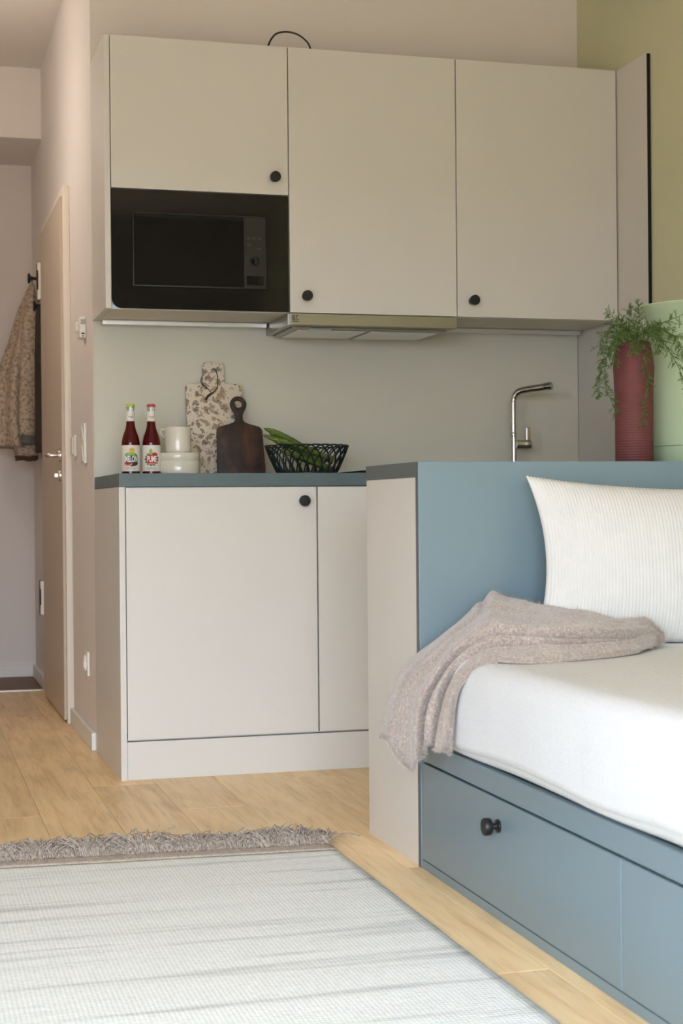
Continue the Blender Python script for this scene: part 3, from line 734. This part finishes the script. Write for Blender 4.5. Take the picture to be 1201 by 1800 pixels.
# hooks, coat and dark garment in the entry
def hook(y, z, label):
    e_ = empty('wall_hook', label, 'hook', (0, y, z), 'black wall hooks')
    lathe('base_plate', [(.001, -.005), (.017, -.005), (.018, -.003), (.018, -.0005)], (0, y, z), BLACK, e_, 24, 'X')
    lathe('stem', [(.001, -.036), (.009, -.036), (.008, -.020), (.009, -.0052), (.001, -.0052)], (0, y, z), BLACK, e_, 20, 'X')
    lathe('disc', [(.001, -.052), (.022, -.0515), (.026, -.048), (.026, -.043), (.012, -.0365), (.001, -.0365)], (0, y, z), BLACK, e_, 28, 'X')
hook(2.86, 1.965, 'upper black wall hook carrying the tweed coat')
hook(2.56, 1.795, 'lower black wall hook just beyond the door hinge')
def garment(rows, cy, n=56, folds=7, seed=0, amp=.12):
    """closed hanging cloth body: rows of (z, x_left, x_right, half_depth)"""
    V, F = [], []; zs = []
    for i in range(len(rows)-1):
        for k in range(6):
            t = k/6; zs.append([rows[i][q]*(1-t)+rows[i+1][q]*t for q in range(len(rows[0]))])
    zs.append(list(rows[-1]))
    for j, (z, xl, xr, hd_) in enumerate(zs):
        cx, hx = (xl+xr)/2, (xr-xl)/2; g = j/len(zs)
        for i in range(n):
            a_ = 2*math.pi*i/n
            f_ = 1+amp*(.3+g)*math.sin(a_*folds+seed+1.3*math.sin(g*3+seed))+.10*g*noise.noise((math.cos(a_)*1.7+seed, math.sin(a_)*1.7, g*3))
            x = cx+hx*f_*math.cos(a_)
            V.append((min(x, -.004), cy+hd_*f_*math.sin(a_), z+.006*math.sin(a_*3+seed)*g))
    m_ = len(zs)
    for j in range(m_-1):
        for i in range(n): F.append((j*n+i, j*n+(i+1) % n, (j+1)*n+(i+1) % n, (j+1)*n+i))
    F.append(tuple(range(n))); F.append(tuple(range((m_-1)*n, m_*n))); return V, F
ct = empty('coat', 'speckled brown tweed coat hanging from the upper hook in the entry', 'coat', (-.1, 2.84, 1.09))
V, F = garment([(1.935, -.045, -.018, .02), (1.90, -.062, -.016, .05), (1.80, -.105, -.014, .11), (1.65, -.150, -.012, .16), (1.50, -.205, -.012, .19), (1.35, -.235, -.012, .20), (1.20, -.235, -.012, .20), (1.145, -.225, -.012, .19)], 2.86, seed=1.3)
pyd('coat_body', V, F, TWEED, ct)
V, F = garment([(1.84, -.070, -.020, .03), (1.70, -.098, -.016, .045), (1.50, -.115, -.014, .05), (1.30, -.128, -.014, .052), (1.195, -.130, -.018, .052)], 2.70, folds=3, seed=.4, amp=.08)
sl = pyd('sleeve', V, F, TWEED, ct)
V, F = garment([(1.198, -.122, -.020, .050), (1.172, -.122, -.022, .049), (1.155, -.120, -.024, .048)], 2.70, folds=3, seed=.4, amp=.05)
pyd('cuff', V, F, GREYCLOTH, sl)
V, F = garment([(1.160, -.135, -.020, .055), (1.115, -.130, -.016, .055), (1.10, -.128, -.018, .054)], 2.78, folds=3, seed=.9, amp=.06)
pyd('coat_tail', V, F, TWEED, ct)
V, F = garment([(1.104, -.128, -.017, .056), (1.094, -.126, -.017, .056), (1.084, -.124, -.018, .055)], 2.78, folds=3, seed=.9, amp=.06)
pyd('hem_trim', V, F, BROWNTRIM, ct)
tube('hanging_loop', smoothpath([(-.03, 2.86, 1.925), (-.034, 2.846, 1.955), (-.032, 2.86, 1.9765), (-.030, 2.874, 1.955), (-.03, 2.86, 1.925)], 5), .0018, BROWNTRIM, ct, 6)
V, F = garment([(1.800, -.032, -.010, .012), (1.75, -.040, -.008, .03), (1.55, -.045, -.006, .045), (1.30, -.046, -.006, .05), (1.115, -.044, -.006, .05)], 2.555, folds=4, seed=2.2, amp=.14)
tag(pyd('scarf', V, F, DARKCLOTH), 'dark brown garment hanging from the lower hook beside the coat', 'garment')

# ---------------------------------------------------------------- headboard unit
XH, YHF, YHB, ZH = .513, -1.4005, -.974, .9493
hb = empty('headboard_unit', 'boxed headboard with blue-grey front, dark edges and cream side', 'headboard', ((XH+XR)/2, -1.19, 0))
box('side_panel', XH, XH+.019, YHF+.0195, YHB, 0, ZH-.0365, CREAM, hb, .0008)
box('front_panel', XH, XR-.003, YHF, YHF+.019, 0, ZH, [BLUE], hb, .001)
box('front_edge_band', XH-.0012, XH+.0002, YHF+.0006, YHF+.0188, .0, ZH-.0004, EDGE, hb, .0003)
box('top_board', XH, XR-.003, YHF+.0195, YHB, ZH-.036, ZH, BLUE, hb, .001)
box('top_edge_band', XH-.0012, XH+.0002, YHF+.019, YHB+.0004, ZH-.0358, ZH-.0004, EDGE, hb, .0003)
box('back_panel', XH+.0195, XR-.003, YHB-.018, YHB, 0, ZH-.0365, CREAM, hb, .0008)

# ---------------------------------------------------------------- bed base with drawers
bb = empty('bed_base', 'blue-grey bed base with two long drawers under the white mattress', 'bed', (1.17, -2.4, 0))
ye = -3.46
box('plinth_strip', XH+.001, XH+.020, ye, YHF-.0005, 0, .0205, BLUE, bb, .0008)
box('top_rail', XH+.002, XH+.020, ye, YHF-.0005, .2525, .300, BLUE, bb, .0008)
box('stile', XH+.002, XH+.020, YHF-.011, YHF-.0005, .0215, .2515, BLUE, bb, .0006)
box('base_core', XH+.0215, XR-.003, ye, YHF-.0005, .004, .292, BLUE, bb, .001)
box('foot_panel', XH+.001, XR-.003, ye-.019, ye-.0005, 0, .300, BLUE, bb, .001)
d1 = box('drawer_front', XH, XH+.0195, -2.4635, YHF-.0125, .0235, .2475, BLUE, bb, .0012)
knob((XH, -1.899, .194), '-x', d1)
d2 = box('drawer_front', XH, XH+.0195, ye+.001, -2.4665, .0235, .2475, BLUE, bb, .0012)
knob((XH, -2.965, .194), '-x', d2)

# ---------------------------------------------------------------- mattress in a white sheet
def roundbox(x0, x1, y0, y1, z0, z1, r, nx, ny, nz):
    def ax(a, b, n):
        rr = min(r, (b-a)/2.05); s = [a+rr*(1-math.cos(math.pi/2*i/6)) for i in range(7)]
        mid = [a+rr+(b-a-2*rr)*i/n for i in range(1, n)]
        return s+mid+[b-rr*(1-math.cos(math.pi/2*i/6)) for i in range(6, -1, -1)]
    X, Y, Z = ax(x0, x1, nx), ax(y0, y1, ny), ax(z0, z1, nz); V, F, idx = [], [], {}
    def vid(i, j, k):
        if (i, j, k) not in idx:
            p = Vector((X[i], Y[j], Z[k])); q = Vector((min(max(p.x, x0+r), x1-r), min(max(p.y, y0+r), y1-r), min(max(p.z, z0+min(r, .03)), z1-r)))
            d_ = p-q; rr = r if p.z > q.z else min(r, .03) if p.z < q.z else r
            if d_.length > 1e-9: p = q+d_.normalized()*(rr if abs(d_.z) < 1e-9 or p.z > q.z else min(rr, d_.length))
            idx[(i, j, k)] = len(V); V.append(p)
        return idx[(i, j, k)]
    a, b, c = len(X)-1, len(Y)-1, len(Z)-1
    for i in range(a):
        for j in range(b):
            F.append((vid(i, j, 0), vid(i+1, j, 0), vid(i+1, j+1, 0), vid(i, j+1, 0))); F.append((vid(i, j, c), vid(i+1, j, c), vid(i+1, j+1, c), vid(i, j+1, c)))
        for k in range(c):
            F.append((vid(i, 0, k), vid(i+1, 0, k), vid(i+1, 0, k+1), vid(i, 0, k+1))); F.append((vid(i, b, k), vid(i+1, b, k), vid(i+1, b, k+1), vid(i, b, k+1)))
    for j in range(b):
        for k in range(c):
            F.append((vid(0, j, k), vid(0, j+1, k), vid(0, j+1, k+1), vid(0, j, k+1))); F.append((vid(a, j, k), vid(a, j+1, k), vid(a, j+1, k+1), vid(a, j, k+1)))
    return V, F
V, F = roundbox(.497, XR-.006, -3.45, -1.408, .3005, .517, .042, 34, 60, 8)
V2 = []
for v in V:
    w_ = .004*noise.noise(v*3.1)+.0022*noise.noise(v*9+Vector((3, 1, 2)))
    q = v.copy()
    side = max(0, 1-abs(v.x-.497)/.05)
    if v.z > .45: q.z += w_+.003*max(0, 1-((v.x-1.17)/.7)**2)
    if side > 0:
        q.x += side*(w_*.8-.006*math.sin(math.pi*min(1, max(0, (v.z-.30)/.2))))
        if v.z < .36: q.z += side*(.005*math.sin(v.y*9+1)+.004*noise.noise(Vector((v.y*4, 2, 1)))+.002)
    V2.append(q)
tag(pyd('mattress', V2, F, SHEET), 'mattress in a white fitted sheet on the blue-grey bed base', 'mattress')

# ---------------------------------------------------------------- corduroy pillow
def pillow():
    W, H, T = .68, .388, .14; NR = 80; per = 6; nu, nv = NR*per, 44
    V, F = [], []
    for side in (1, -1):
        for j in range(nv+1):
            v_ = -1+2*j/nv
            for i in range(nu+1):
                u_ = -1+2*i/nu
                cu_ = 1-.115*(1-v_*v_)**1.0*abs(u_)**1.5; cv = 1-(.10 if v_ > 0 else .015)*(1-u_*u_)*abs(v_)**1.5
                x, z = u_*W/2*cu_, v_*H/2*cv
                e_ = max(0, (1-u_**4))*max(0, (1-v_**4)); t = T/2*(e_**.55)*(.55+.45*(1-u_*u_)*(1-v_*v_))
                rib = .0017*abs(math.sin(math.pi*i/per))**.7
                rip = .004*noise.noise(Vector((x*5, z*5, 3+side)))*e_
                V.append((x, -side*(t+rib*(.35+.65*min(1, e_*6))+rip), z + (.0016*abs(math.sin(math.pi*i/per)) if j == nv else 0)))
        o_ = 0 if side == 1 else (nu+1)*(nv+1)
        for j in range(nv):
            for i in range(nu):
                q = o_+j*(nu+1)+i; F.append((q, q+1, q+nu+2, q+nu+1))
    n0 = (nu+1)*(nv+1)
    rim = [i for i in range(nu+1)]+[j*(nu+1)+nu for j in range(1, nv+1)]+[nv*(nu+1)+i for i in range(nu-1, -1, -1)]+[j*(nu+1) for j in range(nv-1, 0, -1)]
    for k in range(len(rim)):
        a_, b_ = rim[k], rim[(k+1) % len(rim)]; F.append((a_, b_, n0+b_, n0+a_))
    return V, F
V, F = pillow()
PM = Matrix.Translation((1.080, -1.545, .7105)) @ Matrix.Rotation(math.radians(-14), 4, 'X') @ Matrix.Rotation(math.radians(3.2), 4, 'Y') @ Matrix.Rotation(math.radians(-3), 4, 'Z')
pw = pyd('pillow', [PM @ Vector(v) for v in V], F, CORD)
tag(pw, 'white ribbed corduroy pillow leaning against the blue headboard', 'pillow')

# ---------------------------------------------------------------- mohair throw
L0 = [(1.006, -1.66, .554), (.965, -1.64, .581), (.912, -1.62, .577), (.86, -1.58, .60), (.797, -1.53, .611), (.715, -1.49, .624), (.657, -1.46, .638), (.608, -1.45, .593), (.548, -1.45, .551), (.492, -1.45, .516), (.452, -1.45, .48), (.423, -1.45, .425), (.402, -1.45, .367), (.392, -1.45, .328)]
L5 = [(.988, -1.70, .541), (.965, -1.70, .523), (.86, -1.80, .523), (.734, -1.872, .523), (.603, -1.91, .522), (.552, -1.885, .517), (.520, -1.835, .508), (.500, -1.785, .490), (.484, -1.756, .462), (.478, -1.742, .427), (.476, -1.735, .393), (.475, -1.728, .361), (.475, -1.720, .336), (.475, -1.712, .318)]
NS, NT = 150, 96
A_, B_ = smoothpath(L0, 12), smoothpath(L5, 12)
def samp(P, s):
    k = s*(len(P)-1); i = min(int(k), len(P)-2); return P[i].lerp(P[i+1], k-i)
def sstep(a, b, x): t = min(1, max(0, (x-a)/(b-a))); return t*t*(3-2*t)
def throw_pt(s, t):
    a, b = samp(A_, s), samp(B_, s); p = a.lerp(b, t)
    hang = sstep(.50, .72, s)
    nrm = (Vector((-.10, -.55, .83))*(1-hang)+Vector((-.62, -.77, .12))*hang).normalized()
    bulge = (.034*(1-hang)+.040*hang)*(max(0, math.sin(math.pi*min(1, t*1.02)))**.6)*sstep(0, .10, s)
    # folds run along the length: two sharp creases and soft ridges
    def crease(c, w, d): return -d*math.exp(-((t-c)/w)**2)
    c1, c2, c3 = .62+.10*(1-s)-.02*hang, .79-.02*(1-s), .30+.06*math.sin(s*5)
    f_ = crease(c1, .030, .036)+crease(c2, .028, .034)+crease(c3, .06, .009)
    f_ += .007*math.exp(-((t-c1-.075)/.045)**2)+.006*math.exp(-((t-c1+.08)/.05)**2)
    f_ += .005*math.sin(t*19+s*4)*(0.4+hang)
    f_ *= sstep(.03, .2, s)*(1-.15*sstep(.93, 1, s))
    dent = -.022*math.exp(-((s-.475)/.016)**2)*math.exp(-((t-.16)/.17)**2)+.008*math.exp(-((s-.45)/.02)**2)*math.exp(-((t-.12)/.2)**2)
    nz = .006*noise.noise(p*9)+.0035*noise.noise(p*26+Vector((4, 2, 1)))
    p = p+nrm*(bulge+f_+dent+nz)
    # ragged hem, longest in the middle of the hanging end
    drop = sstep(.80, 1, s)*(.052*math.exp(-((t-.42)/.20)**2)*1.25-.012*math.exp(-((t-.72)/.06)**2)+.008*noise.noise(Vector((t*9, 2, 5))))
    p.z -= drop; p.x += .018*sstep(.8, 1, s)*math.exp(-((t-.45)/.3)**2)
    # back edge turns under
    if t < .10: k = (1-t/.10)**2; p += Vector((.012, .028, -.022))*k*(1-.4*hang)
    if t > .93: k = ((t-.93)/.07)**2; p += Vector((.002, .006, -.004))*k
    # keep it on the mattress
    if p.x > .53 and p.z < .526: p.z = .526
    if p.x > .40 and p.y > -1.404 : p.y = -1.404
    return p
V = [throw_pt(i/NS, j/NT) for i in range(NS+1) for j in range(NT+1)]
F = [(i*(NT+1)+j, i*(NT+1)+j+1, (i+1)*(NT+1)+j+1, (i+1)*(NT+1)+j) for i in range(NS) for j in range(NT)]
tw = empty('throw_blanket', 'fuzzy taupe mohair throw draped over the bed corner by the pillow', 'blanket', (.6, -1.62, .45))
kn = pyd('knit_cloth', V, F, KNIT, tw)
so_ = kn.modifiers.new('thickness', 'SOLIDIFY'); so_.thickness = .005; so_.offset = -1
rnd = random.Random(3); FV, FF = [], []
for k in range(26000):
    s, t = rnd.random(), rnd.random()
    if k % 5 == 0: t = rnd.choice((rnd.random()*.13, 1-rnd.random()*.04))
    if k % 7 == 0: s = 1-rnd.random()*.02
    p = throw_pt(s, t); du = throw_pt(min(1, s+.006), t)-p; dv = throw_pt(s, min(1, t+.008))-p
    if s > .99: du = p-throw_pt(s-.01, t)
    if t > .99: dv = p-throw_pt(s, t-.01)
    n_ = dv.cross(du); 
    if n_.length < 1e-9: continue
    n_.normalize()
    if n_.y > 0: n_ = -n_
    g = Vector((rnd.gauss(0, 1), rnd.gauss(0, 1), rnd.gauss(0, 1)-.2)).normalized()
    d_ = (n_*.55+g*.9).normalized(); ln = .004+.007*rnd.random()
    w_ = d_.cross(g).normalized()*.00022 if d_.cross(g).length > .1 else Vector((.0002, 0, 0))
    o_ = len(FV); q = p+n_*.0005; m_ = q+d_*ln*.55; FV += [q-w_, q+w_, m_+w_*.8, m_-w_*.8, q+d_*ln*.9+g*ln*.25]
    FF += [(o_, o_+1, o_+2, o_+3), (o_+3, o_+2, o_+4)]
me = bpy.data.meshes.new('fibres'); me.from_pydata([tuple(v) for v in FV], [], FF); me.update()
fz = link('fuzz', me, FUZZ, tw); fz['kind'] = 'stuff'

# ---------------------------------------------------------------- vases on the headboard
VX, VY = 1.164, -1.2
tag(lathe('clay_vase', [(.001, 0), (.0465, 0), (.0485, .003), (.0487, .10), (.0492, .17), (.0508, .215), (.0526, .246), (.0500, .266), (.0462, .290), (.0430, .309), (.0412, .312), (.0395, .309), (.0420, .285), (.044, .25), (.043, .02), (.001, .015)], (VX, VY, ZH+.0003), CLAY, n=64, auto=50), 'tall rough red clay vase holding fern on the headboard', 'vase')
gx, gy = 1.381, -1.15
pr = [(.001, 0), (.124, 0), (.129, .004), (.132, .042), (.1325, .045), (.1392, .046), (.141, .050), (.141, .20), (.1400, .265), (.1375, .300), (.1345, .322), (.1335, .340), (.1360, .360), (.1430, .379), (.1545, .396), (.1665, .4075), (.1690, .4110), (.1675, .4135), (.1615, .411), (.150, .399), (.138, .378), (.1305, .356), (.128, .338), (.129, .320), (.1325, .29), (.136, .2), (.135, .05), (.001, .04)]
tag(lathe('celadon_vase', pr, (gx, gy, ZH+.0003), CELADON, n=80, auto=50), 'large pale green vase with flared rim beside the red vase', 'vase')

# asparagus fern in the clay vase
fe = empty('fern_bunch', 'feathery green fern sprigs spilling from the red clay vase', 'plant', (VX, VY, ZH+.30))
rf = random.Random(11)
top = Vector((VX, VY, ZH+.305))
def sprig(path, nb, bl, dens=1.0, tw_=.0011):
    nb = int(nb*1.6); P = smoothpath(path, 8); L = [tube_vf(P, [tw_*(1-.6*i/len(P)) for i in range(len(P))], 5)]; N = []
    for b in range(nb):
        t = .16+.84*(b+rf.random()*.6)/nb; k = min(t, .995)*(len(P)-1); i = int(k); p = P[i].lerp(P[i+1], k-i); tg = (P[i+1]-P[i]).normalized()
        rdir = Vector((rf.gauss(0, 1), rf.gauss(0, 1), rf.gauss(0, .8)+.15)); rdir = (rdir-tg*rdir.dot(tg)*.5).normalized()
        ln = bl*(.5+.8*rf.random())*(1-.45*t); e_ = p+(rdir*.85+tg*.7).normalized()*ln+Vector((0, 0, -.12*ln))
        q = [p, p.lerp(e_, .5)+Vector((0, 0, .06*ln)), e_]; L.append(tube_vf(q, [.0006, .0005, .0003], 3))
        nn = int(15*dens)
        for m_ in range(nn):
            u_ = .12+.88*m_/nn; c_ = q[0].lerp(q[1], u_*2) if u_ < .5 else q[1].lerp(q[2], u_*2-1)
            g = Vector((rf.gauss(0, 1), rf.gauss(0, 1), rf.gauss(0, 1))).normalized(); bd = (e_-p).normalized()
            d_ = (g+bd*.8).normalized()*(.0055+.006*rf.random()); w_ = d_.cross(bd)
            w_ = (w_.normalized() if w_.length > 1e-6 else Vector((1, 0, 0)))*.0006
            N.append(([c_-w_, c_+w_, c_+d_*.6+w_*.9, c_+d_, c_+d_*.6-w_*.9], [(0, 1, 2, 4), (4, 2, 3)]))
    V, F = merge(L); st = pyd('sprig', V, F, FERNST, fe)
    V, F = merge(N); me = bpy.data.meshes.new('needles'); me.from_pydata([tuple(v) for v in V], [], F); me.update()
    nd = link('needles', me, FERN, st); nd['kind'] = 'stuff'
def P3(*pts): return [Vector(p) for p in pts]
T = ZH+.305
sprig(P3((1.160, -1.21, 1.23), (1.150, -1.215, 1.275), (1.118, -1.23, 1.305), (1.070, -1.25, 1.325)), 26, .040)
sprig(P3((1.158, -1.20, 1.23), (1.140, -1.20, 1.270), (1.105, -1.22, 1.285), (1.065, -1.23, 1.270), (1.050, -1.24, 1.235)), 28, .042)
sprig(P3((1.155, -1.22, 1.23), (1.130, -1.235, 1.272), (1.090, -1.26, 1.255), (1.072, -1.27, 1.200)), 28, .038)
sprig(P3((1.150, -1.19, 1.23), (1.120, -1.20, 1.268), (1.085, -1.21, 1.220), (1.075, -1.22, 1.150), (1.100, -1.235, 1.075)), 34, .032)
sprig(P3((1.150, -1.21, 1.23), (1.112, -1.22, 1.262), (1.066, -1.23, 1.215), (1.052, -1.235, 1.150), (1.048, -1.24, 1.118)), 26, .026)
sprig(P3((1.165, -1.21, 1.23), (1.160, -1.215, 1.285), (1.150, -1.22, 1.320), (1.140, -1.225, 1.345)), 22, .036)
sprig(P3((1.168, -1.20, 1.23), (1.172, -1.205, 1.290), (1.176, -1.21, 1.330), (1.166, -1.22, 1.362)), 16, .026, .7)
sprig(P3((1.170, -1.22, 1.23), (1.180, -1.235, 1.285), (1.205, -1.27, 1.290), (1.228, -1.31, 1.255), (1.236, -1.335, 1.215)), 30, .038)
sprig(P3((1.174, -1.21, 1.23), (1.188, -1.24, 1.283), (1.222, -1.31, 1.268), (1.252, -1.37, 1.222), (1.262, -1.385, 1.195)), 26, .030)
sprig(P3((1.176, -1.22, 1.23), (1.196, -1.25, 1.290), (1.232, -1.32, 1.315), (1.268, -1.37, 1.330), (1.300, -1.385, 1.338)), 24, .030)
sprig(P3((1.172, -1.225, 1.23), (1.190, -1.26, 1.276), (1.210, -1.31, 1.225), (1.228, -1.35, 1.150), (1.236, -1.365, 1.085)), 32, .030)
sprig(P3((1.165, -1.23, 1.23), (1.162, -1.25, 1.268), (1.164, -1.268, 1.210), (1.168, -1.272, 1.140), (1.150, -1.274, 1.045)), 26, .026)
sprig(P3((1.160, -1.225, 1.23), (1.152, -1.25, 1.275), (1.136, -1.27, 1.262), (1.126, -1.275, 1.225)), 24, .034)
sprig(P3((1.166, -1.225, 1.23), (1.174, -1.25, 1.278), (1.188, -1.272, 1.268), (1.196, -1.28, 1.230)), 24, .034)
sprig(P3((1.162, -1.20, 1.23), (1.155, -1.20, 1.280), (1.128, -1.21, 1.300), (1.098, -1.22, 1.300)), 24, .036)

# ---------------------------------------------------------------- rug
rg = empty('rug', 'off-white woven rug with grey stripes and taupe fringe on the oak floor', 'rug', (-.5, -2.3, 0))
RX0, RX1, RY0, RY1 = -1.25, .367, -3.6, -1.186
def rug_y(x, y):       # far edge runs slightly askew
    k = (y-RY0)/(RY1-RY0); return y-(x-RX1)*.062*k
def rugpart(name, y0, y1, mat, h, nx, ny):
    V, F = [], []
    for j in range(ny+1):
        for i in range(nx+1):
            x = RX0+(RX1-RX0)*i/nx; y = y0+(y1-y0)*j/ny
            wob = .004*noise.noise(Vector((y*6, 1, 0))) if i in (0, nx) else 0
            V.append((x+wob, rug_y(x, y), h+.0012*noise.noise(Vector((x*4, y*4, 0)))+.0011*math.sin(j*math.pi)))
    n = len(V); V += [(v[0], v[1], .0006) for v in V]
    for j in range(ny):
        for i in range(nx):
            q = j*(nx+1)+i; F.append((q, q+1, q+nx+2, q+nx+1)); F.append((n+q, n+q+nx+1, n+q+nx+2, n+q+1))
    rim = [i for i in range(nx+1)]+[j*(nx+1)+nx for j in range(1, ny+1)]+[ny*(nx+1)+i for i in range(nx-1, -1, -1)]+[j*(nx+1) for j in range(ny-1, 0, -1)]
    for k in range(len(rim)): a_, b_ = rim[k], rim[(k+1) % len(rim)]; F.append((a_, b_, n+b_, n+a_))
    return pyd(name, V, F, mat, rg, smooth=True)
wv = rugpart('woven_field', RY0, RY1, RUG, .009, 60, 120)
rugpart('end_band', RY1+.0005, RY1+.075, RUGBAND, .010, 60, 4)
FV, FF = [], []; rf = random.Random(5)
for k in range(4200):
    x = RX0+(RX1-RX0)*rf.random(); y = RY1+.062+.018*rf.random(); clump = noise.noise(Vector((x*16, 3, 0)))
    p = Vector((x, rug_y(x, y), .008+.004*rf.random())); ln = .026+.030*rf.random()+.018*clump
    dx = rf.gauss(0, .7)+.5*noise.noise(Vector((x*22, 8, 1))); up = .55+.5*rf.random()+.35*clump
    if x > RX1-.05 and rf.random() < .35: dx += .5
    pts = [p, p+Vector((dx*.3, .45, up*.7))*ln*.5, p+Vector((dx*.75, .85, up*.75))*ln*.85, p+Vector((dx*1.1, 1.1, up*.35+rf.gauss(0, .15)))*ln]
    for q in pts: q.z = max(q.z, .004)
    v, f = tube_vf(pts, [.0016, .0018, .0016, .0010], 4, False); o_ = len(FV); FV += v; FF += [tuple(i+o_ for i in q) for q in f]
me = bpy.data.meshes.new('fringe'); me.from_pydata([tuple(v) for v in FV], [], FF); me.update()
fr_ = link('fringe', me, YARN, rg); fr_['kind'] = 'stuff'
